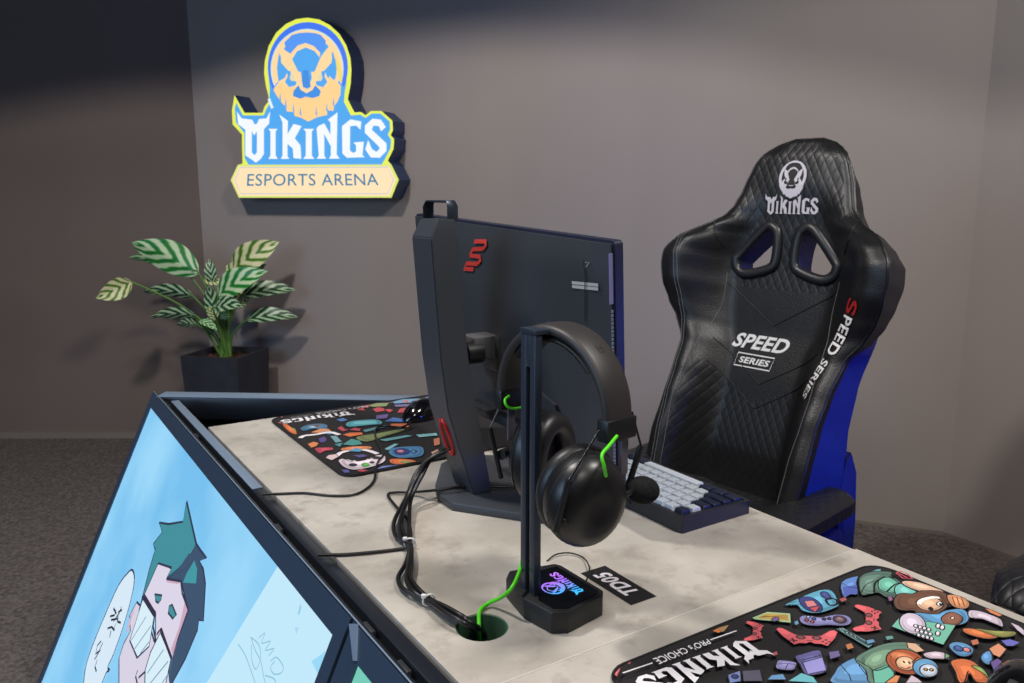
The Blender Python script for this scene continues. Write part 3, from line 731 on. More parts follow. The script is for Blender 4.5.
    sh((230,140,86), A_, [(690,700),(740,662),(765,668),(750,700)]); sh((208,186,200), A_, [(790,700),(815,662),(850,680),(870,700)])
    # top right figure
    sh((236,190,156), B_, [(228,140),(258,132),(330,142),(400,165),(462,192),(430,200),(330,190),(262,165)])
    sh((116,76,56), B_, [(185,250),(195,220),(230,202),(290,205),(340,188),(450,192),(505,240),(470,290),(400,330),(330,322),(300,300),(240,298),(200,285)])
    el((236,184,146), B_, 385, 262, 75, 38, 6, True)
    a.line((250,246,240), P(B_, [(325,262),(345,240),(400,225),(440,228)]), .0042, smooth=3); el((30,22,24), B_, 390, 288, 14, 10, 0); el((250,250,250), B_, 440, 262, 16, 12, 0, True); el((30,22,24), B_, 444, 264, 7, 6); el((30,22,24), B_, 492, 268, 13, 11, 10)
    sh((228,150,100), B_, [(480,215),(520,212),(575,228),(608,262),(590,288),(540,285),(500,262)])
    for x in (510,535,560): a.line((140,70,40), P(B_, [(x,222),(x+18,275)]), .0012)
    sh((90,160,212), B_, [(290,318),(330,312),(420,320),(470,300),(560,290),(602,322),(598,358),(560,378),(480,384),(400,378),(340,350)])
    sh((150,94,72), B_, [(448,342),(500,308),(555,325),(568,352),(540,378),(480,380)]); el((240,220,200), B_, 512, 342, 12, 8, 0, True)
    sh((208,190,206), B_, [(602,300),(660,302),(720,322),(780,350),(792,390),(740,372),(670,345),(606,338)]); sh((208,190,206), B_, [(830,365),(880,385),(911,410),(911,440),(870,410)])
    sh((112,196,166), B_, [(172,388),(212,342),(530,382),(462,492),(240,415)])
    el((216,198,218), B_, 290, 372, 76, 55, 22, True)
    for i in range(4):
        for j in range(3): el((236,224,236), B_, 308+i*24+j*8, 386+j*26+i*7, 12, 9, 15, True)
    for x, y in ((432,388),(455,396),(430,430)): el((236,224,236), B_, x, y, 13, 14, 15, True)
    sh((226,116,60), B_, [(566,405),(600,400),(660,410),(750,440),(755,455),(700,460),(620,442),(580,425)]); sh((146,146,72), B_, [(640,402),(740,414),(855,420),(855,442),(790,452),(720,435)])
    sh((90,150,205), B_, [(490,500),(520,478),(580,485),(628,515),(620,545),(580,560),(530,545)]); el((228,130,130), B_, 590, 522, 22, 12, 15, True); el((60,90,160), B_, 545, 515, 26, 15, 15, True)
    sh((226,110,56), B_, [(500,588),(560,572),(630,590),(690,650),(712,700),(640,700),(600,640),(580,700),(545,700),(525,640)]); sh((140,170,86), B_, [(618,610),(665,618),(700,650),(720,700),(690,660),(640,630)])
    sh((92,150,212), B_, [(668,560),(690,535),(720,530),(735,570),(715,605),(680,590)]); sh((230,146,106), B_, [(712,515),(765,485),(812,520),(775,565),(735,548)]); sh((104,104,200), B_, [(780,470),(830,462),(888,482),(850,502),(810,500)])
    sh((226,130,80), B_, [(690,290),(730,298),(790,328),(770,336),(720,315)]); sh((104,80,150), B_, [(720,590),(760,570),(790,590),(740,640)])
    a.line((190,76,92), P(B_, [(200,92),(235,120),(290,125),(262,98),(225,82)]), .0022, closed=True).line((190,76,92), P(B_, [(215,95),(260,118)]), .0022)
    sh((232,126,58), C_, [(572,230),(604,215),(620,236),(605,242)]); sh((186,140,84), C_, [(604,215),(658,200),(635,232),(620,236)], 0); sh((224,96,100), C_, [(68,460),(85,435),(108,415),(98,445),(80,476),(70,476)]); sh((200,76,90), C_, [(140,398),(160,388),(150,402)], 0)
    for cs_, pts_, c_ in ((A_, [(150,395),(178,385),(185,402),(160,410)], (120,90,160)), (A_, [(255,410),(275,402),(282,420),(262,426)], (96,150,190)), (A_, [(470,300),(500,290),(512,305),(485,315)], (180,84,92)),
        (A_, [(420,555),(470,548),(480,575),(430,590)], (106,96,150)), (A_, [(500,520),(530,512),(545,535),(512,545)], (200,120,70)), (A_, [(690,480),(725,476),(735,492),(700,498)], (96,160,150)), (A_, [(150,560),(175,550),(182,568),(158,575)], (190,90,96)),
        (B_, [(150,225),(175,222),(182,245),(158,250)], (150,90,140)), (B_, [(610,470),(650,462),(662,490),(622,498)], (200,110,80)), (B_, [(470,540),(500,560),(470,575)], (120,170,120)), (B_, [(30,470),(70,462),(85,480),(40,492)], (96,150,190))):
        sh(c_, cs_, pts_)
    # lettering along the edge
    a.line((225,222,224), P(C_, [(116,448),(268,396)]), .0016).line((225,222,224), P(C_, [(564,277),(698,230)]), .0016)
    a.text((225,222,224), "PRO's CHOICE", P(C_, [(548,272),(268,374),(306,404),(570,296)]), bold=.012)
    return a
WORDMAP = affine3([c2(172,425), c2(68,145), c2(850,398)], [tc(C_(690,283)), tc(C_(892,354)), tc(C_(195,468))])
def far_mat():
    a = Art(); P = lambda pts: [tc(F_(*p)) for p in pts]
    def sh(c, pts, o=0):
        printed(a, c, P(pts), o, .0015)
    def el(c, x, y, rx, ry): sh(c, [(x+rx*math.cos(k*.5236), y+ry*math.sin(k*.5236)) for k in range(12)])
    sh((228,112,58), [(78,212),(100,208),(150,245),(160,268),(130,262),(100,240)]); sh((140,160,80), [(120,225),(150,235),(160,255)])
    sh((70,120,160), [(185,232),(230,212),(300,205),(345,215),(330,238),(260,235),(205,248)]); sh((120,70,60), [(240,215),(300,210),(290,228)]); el((150,190,210), 255, 225, 22, 6)
    sh((226,140,90), [(248,258),(300,236),(350,236),(368,250),(320,262)]); sh((90,160,190), [(300,262),(330,250),(400,256),(360,270)])
    a.line((226,216,220), P([(182,292),(205,278),(260,272),(300,266),(360,256),(418,272)]), .009, smooth=3)
    sh((84,70,140), [(292,296),(325,282),(342,300),(330,318),(302,318)]); sh((108,160,168), [(362,280),(398,278),(432,312),(396,320)])
    sh((226,130,70), [(228,328),(262,314),(292,322),(280,340),(248,350)]); sh((196,62,84), [(272,356),(310,350),(372,350),(375,364),(330,370),(300,384)])
    sh((230,112,56), [(438,272),(480,260),(552,258),(560,270),(480,284)]); sh((196,70,84), [(404,232),(432,220),(448,238),(472,240),(440,252)]); sh((196,70,84), [(480,242),(510,230),(545,236),(540,250)])
    sh((82,176,190), [(456,206),(500,188),(640,180),(678,204),(600,214),(480,224)], 1); sh((120,210,220), [(500,206),(510,194),(630,186),(650,202),(590,208)])
    sh((92,150,158), [(560,244),(690,214),(696,226),(575,256)]); sh((84,128,200), [(400,182),(440,170),(470,184),(430,192)])
    sh((126,140,84), [(518,286),(650,262),(770,240),(812,244),(700,280),(582,314)], 1); sh((70,140,150), [(388,330),(440,320),(420,345)])
    sh((230,112,56), [(722,222),(730,206),(832,204),(836,226),(740,230)]); sh((70,120,196), [(690,192),(740,168),(832,180),(828,196)]); sh((110,90,160), [(640,156),(712,148),(704,172),(640,178)])
    sh((150,162,104), [(592,96),(640,82),(716,80),(700,100),(620,104)]); sh((120,170,205), [(738,74),(800,58),(905,54),(905,74),(752,84)]); sh((224,110,110), [(785,70),(830,64),(835,78)]); sh((126,116,170), [(745,92),(900,84),(900,98),(760,104)])
    for q in ([(618,118),(650,106),(685,112),(690,128),(640,136)], [(690,122),(715,116),(742,124),(720,138)], [(780,116),(818,108),(808,136),(768,140)], [(524,122),(560,110),(572,126)], [(540,102),(600,92),(590,110)], [(880,110),(950,96),(960,112),(900,124)]): sh((204,72,84), q)
    sh((140,196,180), [(834,116),(866,108),(905,130),(880,136)]); sh((96,170,176), [(656,302),(820,274),(866,280),(700,312)], 1)
    sh((124,196,206), [(688,358),(750,325),(776,330),(712,366)], 1); sh((130,196,200), [(880,272),(1000,262),(1010,276),(900,288)])
    sh((70,138,190), [(716,384),(740,352),(860,342),(922,350),(914,400),(780,412)], 1); el((44,60,130), 795, 375, 50, 22); el((226,130,140), 785, 372, 20, 8); a.line((40,60,110), P([(860,360),(885,372),(870,388),(845,375)]), .004, closed=True)
    sh((232,112,54), [(718,432),(736,418),(830,420),(884,432),(892,446),(830,458),(740,448)], 1); el((150,150,90), 820, 437, 40, 8)
    sh((110,130,200), [(636,488),(680,462),(790,460),(720,490),(660,498)]); sh((200,90,130), [(690,480),(720,474),(710,488)])
    sh((224,204,214), [(412,428),(440,418),(500,436),(600,420),(640,398),(688,396),(694,430),(640,458),(560,478),(500,484),(450,470),(425,450)], 1)
    el((88,168,80), 575, 455, 26, 13); el((44,36,44), 500, 455, 26, 10); el((44,36,44), 640, 412, 26, 9); el((44,36,44), 615, 440, 16, 7)
    a.line((226,216,220), P([(398,404),(430,380),(500,366),(580,366),(648,388)]), .009, smooth=3)
    sh((226,192,196), [(334,412),(352,396),(400,390),(412,406),(372,428)], 1); sh((226,128,76), [(428,358),(500,344),(600,344),(604,358),(520,362),(450,370)]); sh((84,150,190), [(470,372),(520,350),(560,366),(540,376)])
    sh((66,146,142), [(438,332),(490,298),(540,308),(556,330),(500,338)]); sh((84,76,140), [(500,398),(560,392),(590,402),(540,412)])
    sh((204,72,84), [(524,492),(550,480),(592,490),(570,508)]); sh((100,96,180), [(430,484),(470,484),(482,500),(450,504)])
    sh((226,130,90), [(985,300),(1020,290),(1024,330),(990,340)]); sh((220,160,130), [(970,380),(1010,360),(1024,390),(985,400)])
    for q in ([(45,200),(62,196),(70,208)], [(60,160),(80,165),(70,172)]): sh((200,80,80), q)
    return a
NM = (.441, .130, .861, .530)
SHIFT = Vector((-.004, 1.031))
matN = thing('mouse_mat', 'black cartoon-print mouse mat in the foreground, with red gamepads and bearded figures', 'mouse mat', tl((NM[0]+NM[2])/2, (NM[1]+NM[3])/2, DZ), TA, 'cartoon mouse mats')
matF = thing('mouse_mat', 'black cartoon-print mouse mat at the far end of the desk behind the monitor', 'mouse mat', tl((NM[0]+NM[2])/2+SHIFT.x, (NM[1]+NM[3])/2+SHIFT.y, DZ), TA, 'cartoon mouse mats')
zup = Vector((0, 0, 1))
for mt_, sx, sy, ar in ((matN, 0, 0, near_mat()), (matF, SHIFT.x, SHIFT.y, far_mat())):
    prism('cloth_pad', [(x+sx, y+sy) for x, y in rrect(*NM, .026)], DZ, MZ, mat('mat_fabric', (26, 22, 24), .85), mt_, tmap)
    tube('stitched_edge', [tl(x+sx, y+sy, MZ-.0005) for x, y in rrect(*NM, .026)], .0018, mat('mat_edge', (16, 14, 18), .8), mt_, n=0, closed=True, seg=6)
    if sx:
        extra = [(c, [(p[0]+sx, p[1]+sy) for p in v], f) for c, v, f in near_mat().L]
        ar.L = [e for e in extra if min(p[0] for p in e[1]) > .70]+ar.L
    else:
        extra = [(c, [(p[0]+dx, p[1]+dy) for p in v], f) for dx, dy in ((-.02, -.20), (-.20, -.13)) for c, v, f in ar.L]
        ar.L = [e for e in extra if max(p[1] for p in e[1]) < .315 and min(p[1] for p in e[1]) > .14 and min(p[0] for p in e[1]) > .45]+ar.L
    ar.word((228, 224, 228), lambda p, sx=sx, sy=sy: (lambda q: (q[0]+sx, q[1]+sy))(WORDMAP(p)))
    if sx:
        ar.line((170,165,168), [(.475+sx, .508+sy), (.52+sx, .508+sy)], .0016).line((170,165,168), [(.65+sx, .508+sy), (.70+sx, .508+sy)], .0016)
        V_, F2 = text_polys("PRO's CHOICE", 0, .01)
        ar.L.append(((190,186,190), [(.64+sx-(.64-.53)*v[0], .515+sy-.014*v[1]) for v in V_], F2))
    # keep every printed shape inside the stitched edge
    x0, y0, x1, y1 = NM[0]+sx+.003, NM[1]+sy+.003, NM[2]+sx-.003, NM[3]+sy-.003
    ar.L = [(c, [(min(max(p[0], x0), x1), min(max(p[1], y0), y1)) for p in v], f) for c, v, f in ar.L]
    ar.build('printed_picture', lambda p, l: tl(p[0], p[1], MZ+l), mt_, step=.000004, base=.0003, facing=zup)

# ------------------------------------------------------------------ computer mice
def mouse(label, M4, group='computer mice'):
    o = thing('computer_mouse', label, 'mouse', M4.translation, 0, group); o.matrix_world = M4
    V, Fc = [], []; nu, nv = 20, 14
    prof = lambda u: (.030*(1-.16*math.sin(math.pi*u))*(max(0, 1-abs(2*u-1)**3.2))**.5, .038*(max(0, math.sin(math.pi*(u**.8)))**.65))
    for i in range(nu+1):
        u = i/nu; w, h = prof(min(max(u, .004), .996))
        for j in range(nv+1):
            a = math.pi*j/nv; V.append(Vector((w*math.cos(a)*(1+.08*math.sin(a)), -.062+.124*u, h*math.sin(a)**.75)))
    for i in range(nu):
        for j in range(nv): a = i*(nv+1)+j; Fc.append((a, a+1, a+nv+2, a+nv+1))
    for i in range(nu): Fc.append((i*(nv+1), (i+1)*(nv+1), (i+1)*(nv+1)+nv, i*(nv+1)+nv))
    shade(mk('mouse_body', V, Fc, M_blackg, o, space='local'), 60)
    V2, F2 = [], []
    for k in range(16):
        a = 2*math.pi*k/16
        for x in (-.003, .003): V2.append(Vector((x, -.036+.0095*math.cos(a), .0285+.0095*math.sin(a))))
    for k in range(16): b2 = (k+1) % 16; F2.append((2*k, 2*k+1, 2*b2+1, 2*b2))
    F2 += [tuple(range(0, 32, 2)), tuple(range(31, 0, -2))]
    mk('scroll_wheel', V2, F2, M_grey, o, space='local')
    tube('button_gap', [Vector((0, -.058, .019)), Vector((0, -.048, .0275)), Vector((0, -.024, .0352)), Vector((0, -.008, .0375))], .0007, M_blackm, o, space='local', seg=5)
    return o
mp = at(424, 409, MZ+.016); ml = loc(mp)
mouse('glossy black computer mouse on the far cartoon mat, cable trailing to the left', Matrix.Translation(tl(ml.x+.008, ml.y, MZ+.0006)) @ Matrix.Rotation(TA+R(-72), 4, 'Z'))
mp = at(1024, 684, MZ+.02)
mouse('black computer mouse cut off by the right edge on the foreground cartoon mat', Matrix.Translation((mp.x, mp.y, MZ+.0006)) @ Matrix.Rotation(TA+R(-80), 4, 'Z'))

# ------------------------------------------------------------------ desk number sticker
SA, SB, SCc, SDd = [tat(*p, DZ) for p in ((580.6,574.2),(604,565.4),(656.8,596.3),(632,605.4))]
sx0, sx1, sy0, sy1 = (SA.x+SDd.x)/2, (SB.x+SCc.x)/2, (SCc.y+SDd.y)/2, (SA.y+SB.y)/2
st = Art(); st.poly((16, 15, 16), [(sx0, sy0), (sx1, sy0), (sx1, sy1), (sx0, sy1)])
V_, F2 = text_polys('TD05', 0, .035)
hx_ = sx1-sx0; ly = sy1-sy0
st.L.append(((226, 220, 228), [(sx1-hx_*.22-(hx_*.56)*v[1], sy0+ly*.17+ly*.66*v[0]+v[1]*.004) for v in V_], F2))
so = st.build('number_sticker', lambda p, l: tl(p[0], p[1], DZ+l), step=.0003, base=.0003, facing=zup)
tag(so, 'black rectangular desk sticker with the white seat number, beside the headset stand', 'sticker')

# ------------------------------------------------------------------ monitor
mon = thing('monitor', 'black widescreen monitor seen from behind, on a slanted stand with a carry handle', 'monitor', tl(.585, .99, DZ), TA)
pr, pl_ = Vector((.628, .747)), Vector((.640, 1.302))
pdir = (pl_-pr).normalized(); ptil = R(4.5); proll = R(2.2)
yv = Vector((pdir.x, pdir.y, math.tan(proll))).normalized()
nb = Vector((-pdir.y, pdir.x, 0)).normalized()      # towards the outer side (-x)
if nb.x > 0: nb = -nb
zv = (Vector((0, 0, 1))+nb*math.tan(ptil)); zv = (zv-yv*zv.dot(yv)).normalized(); nbv = yv.cross(zv).normalized()
if nbv.x > 0: nbv = -nbv
PW, PH = (pl_-pr).length, .318
PO = Vector((pr.x, pr.y, 1.135))-zv*PH+nb*.0         # bottom near corner (table axes)
def pm(a, b_, c): return T @ (PO+yv*a+zv*b_+nbv*c)   # a along, b up, c towards the back
def rr2(x0, y0, x1, y1, r, n=4): return rrect(x0, y0, x1, y1, r, n)
prism('front_frame', rr2(0, 0, PW, PH, .006), -.012, 0, mat('monitor_led_tint', (38, 41, 60), .4), mon, pm)  # black frame with the blue LED light mixed into its colour
mk('screen', [pm(a, b_, -.0125) for a, b_ in ((.006,.012),(PW-.006,.012),(PW-.006,PH-.006),(.006,PH-.006))], [(0,1,2,3)], mat('lcd_off', (8, 9, 12), .15), mon)
gu, gv = 28, 20; V, Fc = [], []
def bulge(u, v):
    e = min(1, min(u, 1-u)*18)*min(1, min(v, 1-v)*12)
    return .004+.008*e+.020*math.exp(-((u-.5)/.24)**4)*e*math.exp(-((v-.42)/.42)**4)
for i in range(gu+1):
    for j in range(gv+1): u, v = i/gu, j/gv; V.append(pm(.004+u*(PW-.008), .004+v*(PH-.008), bulge(u, v)))
for i in range(gu):
    for j in range(gv): a = i*(gv+1)+j; Fc.append((a, a+1, a+gv+2, a+gv+1))
bl = len(V)
V += [pm(.004+(i/gu)*(PW-.008), .004+(j/gv)*(PH-.008), 0) for i in range(gu+1) for j in range(gv+1)]
def ringidx(): 
    r_ = [(i, 0) for i in range(gu)]+[(gu, j) for j in range(gv)]+[(i, gv) for i in range(gu, 0, -1)]+[(0, j) for j in range(gv, 0, -1)]
    return [i*(gv+1)+j for i, j in r_]
ri = ringidx()
for k in range(len(ri)): a, b_ = ri[k], ri[(k+1) % len(ri)]; Fc.append((a, b_, b_+bl, a+bl))
shade(mk('back_housing', V, Fc, mat('monitor_back', (50, 53, 58), .45), mon), 30)
# vents on the short side, label, seam, red mark
ven = []
for k in range(46):
    b_ = PH*(.02+.72*k/46); bm = box_bm(.0012, .0028, .0034); v_, f_ = bm_arrays(bm); bm.free()
    ven.append(([pm(.0030+v.x, b_+v.z+.002, .0035+v.y) for v in v_], f_))
mk('vent_slots', *join_arrays(ven), mat('vent_black', (120, 122, 140), .6), mon)
mk('side_label', [pm(a, b_, c) for a, b_, c in [(.0033, PH*.98-.008, .0015), (.0033, PH*.98-.008, .0075), (.0033, PH*.76, .0075), (.0033, PH*.76, .0015), (.0027, PH*.98-.008, .0015), (.0027, PH*.98-.008, .0075), (.0027, PH*.76, .0075), (.0027, PH*.76, .0015)]],
   [(0,1,2,3),(7,6,5,4),(0,4,5,1),(1,5,6,2),(2,6,7,3),(3,7,4,0)], mat('label_lilac', (128, 124, 170), .5), mon)
Pw = T @ PO; nbw = T.to_3x3() @ nbv
def mlay(px, py, c=.0125):
    q = hit(px, py, Pw+nbw*c, nbw); d = (loc(q)-PO); return (d.dot(yv), d.dot(zv))
J_ = lambda x, y: (400+x/3.104, 180+y/3.104)
ma = Art()
for s in ([(236,190),(270,190),(274,200),(268,212)], [(268,212),(236,214),(231,232)], [(231,232),(262,236),(266,246),(258,258)], [(258,258),(226,256),(220,272),(250,274)]):
    ma.line((182, 44, 34), [mlay(*J_(*p)) for p in s], .0062)
ma.L, ml_ = [], ma.L
ma.line((170, 172, 170), [mlay(*J_(*p)) for p in [(536,318),(612,327)]], .004).line((170, 172, 170), [mlay(*J_(*p)) for p in [(537,330),(612,339)]], .004)
ma.line((12, 13, 16), [mlay(*J_(*p)) for p in [(572,250),(577,300),(576,440)]], .0018).line((150,150,150), [mlay(*J_(*p)) for p in [(578,255),(590,255),(580,270)]], .0012)
def mlift(p, l):
    return pm(p[0], p[1], bulge(min(1, max(0, p[0]/PW)), min(1, max(0, p[1]/PH)))+l)
ma.build('white_label', mlift, mon, step=.0001, base=.0017, facing=nbw)
ma.L = ml_; ma.build('red_emblem', mlift, mon, step=.0001, base=.0017, facing=nbw)
# stand column: rows of (x_front, x_back, y_near, y_far, z)
def col_at(px, py, y):   # x (table axis) on the plane y=const
    d = ray(px, py); O = tl(0, y, 0); n = T.to_3x3() @ Vector((0, 1, 0)); q = loc(CAM+d*((O-CAM).dot(n)/d.dot(n))); return q
rows = []
YN, YF = .962, 1.026
for (lx, ly_), (rx, ry) in (((432,236),(457,222)), ((437,300),(463,300)), ((442,360),(468.7,360)), ((449,410),(477,410)), ((461,450),(484,450)), ((475,483),(492,487))):
    a, b_ = col_at(lx, ly_, YN), col_at(rx, ry, YN)
    rows.append((a.x, b_.x, (a.z+b_.z)/2))
V, Fc = [], []
ztop = col_at(457, 219, YN).z
rows = [(rows[0][0]+.012, rows[0][1], ztop)]+[(rows[0][0], rows[0][1], rows[0][2]-.012)]+rows[1:-1]+[(rows[-1][0], rows[-1][1], DZ+.012)]
for k, (xa, xb, z) in enumerate(rows):
    w = 0 if k else .004
    V += [tl(xa, YN+.003+w, z), tl(xb, YN+w, z), tl(xb, YF-w, z), tl(xa, YF-.003-w, z)]
for k in range(len(rows)-1):
    for j in range(4): a = 4*k+j; b_ = 4*k+(j+1) % 4; Fc.append((a, b_, b_+4, a+4))
Fc += [(0,1,2,3), tuple(range(4*len(rows)-4, 4*len(rows)))[::-1]]
column = o = mk('stand_column', V, Fc, mat('stand_grey', (58, 61, 68), .42), mon)
bm = bmesh.new(); bm.from_mesh(o.data); bmesh.ops.recalc_face_normals(bm, faces=bm.faces[:])
bmesh.ops.bevel(bm, geom=bm.edges[:], offset=.0016, segments=2, affect='EDGES'); bm.to_mesh(o.data); bm.free(); shade(o, 25)
# handle
hp = [col_at(427, 214, YN+.02), col_at(427, 201, YN+.02), col_at(452, 199, YN+.02), col_at(453, 217, YN+.02)]
hx0, hx1 = rows[0][0]+.004, rows[0][1]-.001; hz = rows[0][2]
hA, hB = col_at(427.5, 205, YF-.006), col_at(452.5, 205, YN+.008)
tube('handle', [tl(hA.x, YF-.008, hz-.004), tl(hA.x, YF-.008, hz+.016), tl(hA.x, YF-.013, hz+.023), tl(hB.x, YN+.013, hz+.023), tl(hB.x, YN+.008, hz+.016), tl(hB.x, YN+.008, hz-.004)], 1, mat('handle_steel', (60, 68, 80), .3, metal=.6), column, n=0, seg=10, flat=(.0018, .0085, T.to_3x3() @ Vector((1, 0, 0))))
# red-lined cable opening on the outer face of the column
def colx(z):
    for (xa, xb, z0), (xa2, xb2, z1) in zip(rows, rows[1:]):
        if z1 <= z <= z0: t = (z0-z)/(z0-z1); return xa+(xa2-xa)*t
    return rows[-1][0]
zc = .846; ov = [( (YN+YF)/2+.011*math.cos(2*math.pi*k/24), zc+.027*math.sin(2*math.pi*k/24)) for k in range(24)]
tube('cable_ring', [tl(colx(z)-.0005, y, z) for y, z in ov], .0032, M_red, column, n=0, closed=True, seg=8)
mk('cable_opening', [tl(colx(z)-.001, y, z) for y, z in ov]+[tl(colx(zc)-.001, (YN+YF)/2, zc)], [(k, (k+1) % 24, 24) for k in range(24)], mat('deep_red', (70, 8, 8), .5), column)
# arm joint
jc = loc(hit(472, 347, T @ Vector((.60, 0, 0)), T.to_3x3() @ Vector((1, 0, 0))))
pc_ = PO+yv*(PW*.5)+zv*(jc.z-PO.z)
box('arm_block', T @ Matrix.Translation((.598, 1.012, jc.z+.006)) , (.045, .04, .036), mat('joint_grey', (84, 84, 86), .45), mon, bevel=.006)
box('arm_plate', T @ Matrix.Translation((.618, 1.01, jc.z-.004)), (.014, .056, .060), M_grey, mon, bevel=.008)
V, Fc = tube_arrays([tl(.565, 1.0, jc.z), tl(.59, 1.0, jc.z)], .016, 20); shade(mk('arm_pivot', V, Fc, M_black, mon), 40)
# port shelf with small screw
box('port_cover', T @ Matrix.Translation((.604, .99, PO.z+.052)), (.018, .17, .014), M_grey, mon, bevel=.003)
V, Fc = tube_arrays([tl(.606, .945, PO.z+.075), tl(.596, .945, PO.z+.075)], .004, 12); mk('screw', V, Fc, M_steel, mon)
# base plate
bz = DZ+.012
def bpnt(px, py): q = tat(px, py, bz); return (q.x, q.y)
bp_ = [bpnt(435,485), bpnt(437,493), bpnt(452,503), bpnt(525,514), (.60, .845), (.655, .83), (.70, .86), (.70, 1.09), (.66, 1.12), bpnt(447,460), bpnt(441,463)]
o = prism('stand_base', bp_, DZ+.0002, bz, mat('stand_grey', (58, 61, 68), .42), mon, tmap, bevel=.002)

# ------------------------------------------------------------------ headset stand
hs = thing('headset_stand', 'black headset stand with a flat slotted post and a lit base badge', 'headset stand', tl(.5, .68, DZ), TA)
HB = DZ+.0235
# box outline of the base from its visible top corners
K_ = lambda x, y: (480+x/5.12, 540+y/5.12)
def kb(x, y): q = tat(*K_(x, y), HB); return (q.x, q.y)
bpoly = [kb(133,195), kb(150,158), kb(180,152), kb(385,120), kb(418,130), kb(630,258), kb(628,284), kb(452,372), kb(366,374), kb(225,300)]
xs = [p[0] for p in bpoly]; ys = [p[1] for p in bpoly]
bx0, bx1, by0, by1 = min(xs), max(xs), min(ys), max(ys)
0 and print('headset base', bx0, bx1, by0, by1, [tuple(round(v, 3) for v in p) for p in bpoly])
prism('stand_foot', bpoly, DZ+.0003, HB, mat('stand_foot_black', (26, 27, 29), .5), hs, tmap, bevel=.0012)
gl = [kb(300,160), kb(392,138), kb(540,225), kb(606,264), kb(600,276), kb(450,352), kb(372,352), kb(300,310)]
prism('glass_top', gl, HB, HB+.0008, mat('badge_glass', (10, 10, 14), .12), hs, tmap)
# post
pb = tat(537, 616, DZ); p_l = tat(524.5, 605, DZ)
px_ = pb.x; py_ = pb.y
PWD, PTH = .026, .0085
px0 = px_-.004; yy0 = py_; PZ = 1.052
ztop_ = PZ
def postbox(name, x0, x1, y0, y1, z0, z1, m, bv=.0008): return box(name, T @ Matrix.Translation(((x0+x1)/2, (y0+y1)/2, (z0+z1)/2)), (x1-x0, y1-y0, z1-z0), m, hs, bevel=bv)
M_post = mat('post_metal', (42, 50, 63), .32, spec=.6)
sy = yy0+PWD/2
pcs = []
for x0, x1, y0, y1, z0, z1 in ((px0, px0+PTH, yy0, yy0+.0095, DZ+.001, PZ), (px0, px0+PTH, yy0+.0165, yy0+PWD, DZ+.001, PZ), (px0, px0+PTH, yy0+.009, yy0+.017, PZ-.034, PZ)):
    bm = box_bm(x1-x0, y1-y0, z1-z0, bevel=.0005, c=((x0+x1)/2, (y0+y1)/2, (z0+z1)/2)); v_, f_ = bm_arrays(bm); bm.free(); pcs.append(([T @ v for v in v_], f_))
shade(mk('post', *join_arrays(pcs), M_post, hs), 30)
postbox('slot_panel', px0+.0035, px0+PTH-.0002, yy0+.0093, yy0+.0167, DZ+.001, PZ-.034, M_blackg, 0)
postbox('top_hook', px0-.001, px0+.034, yy0-.001, yy0+PWD+.001, PZ, PZ+.005, M_post)
postbox('hook_lip', px0+.031, px0+.034, yy0-.001, yy0+PWD+.001, PZ+.005, PZ+.008, M_post)
# lit badge on the base: emblem above word, reading along the row
def bq(x, y): q = tat(535+x/13.653, 560+y/13.653, HB+.001); return Vector((q.x, q.y))
wv0, wv1 = bq(600, 440), bq(215, 215)                # word start -> end (baseline side)
bmid = affine3([c2(150,400), c2(870,400), c1(297,330)], [tuple(bq(650,410)), tuple(bq(300,170)), tuple(bq(240,385))])
def rainbow():
    m = mat('badge_glow', (10, 10, 12), .3); nt = m.node_tree; N = nt.nodes; L = nt.links; b = N['Principled BSDF']
    tc_ = N.new('ShaderNodeTexCoord'); sp = N.new('ShaderNodeSeparateXYZ'); L.new(tc_.outputs['Object'], sp.inputs[0])
    mr = N.new('ShaderNodeMapRange'); mr.inputs[1].default_value = -.062; mr.inputs[2].default_value = .056
    L.new(sp.outputs[1], mr.inputs[0]); r = N.new('ShaderNodeValToRGB'); el = r.color_ramp.elements
    el[0].position = 0; el[0].color = lin((60, 225, 250)); el[1].position = 1; el[1].color = lin((90, 250, 160))
    for p, c in ((.2, (70,170,250)), (.4, (170,110,250)), (.62, (215,140,255)), (.82, (150,150,250)), (.92, (70,225,150))):
        e = el.new(p); e.color = lin(c)
    L.new(mr.outputs[0], r.inputs['Fac']); L.new(r.outputs['Color'], b.inputs['Emission Color']); b.inputs['Emission Strength'].default_value = 1.2
    return m
MG = rainbow()
ba = Art(); ba.word(MG, bmid, emblem=True, cut=(10, 9, 16)); ba.L = ba.L[7:]+ba.L[:7]
ba.build('lit_badge', lambda p, l: tl(p[0], p[1], HB+.0009+l), hs, step=.00002, base=.0001, facing=zup)
tag(tube('thin_wire', [at(547, 561, DZ+.001), at(556, 554.5, DZ+.003), at(570, 553, DZ+.003), at(583, 557.5, DZ+.003), at(589, 566, DZ+.006), at(588.5, 574, DZ+.004), at(586, 582, DZ+.002)], .0009, M_cable, seg=6),
    'thin black wire curling on the desk behind the headset stand base', 'wire')

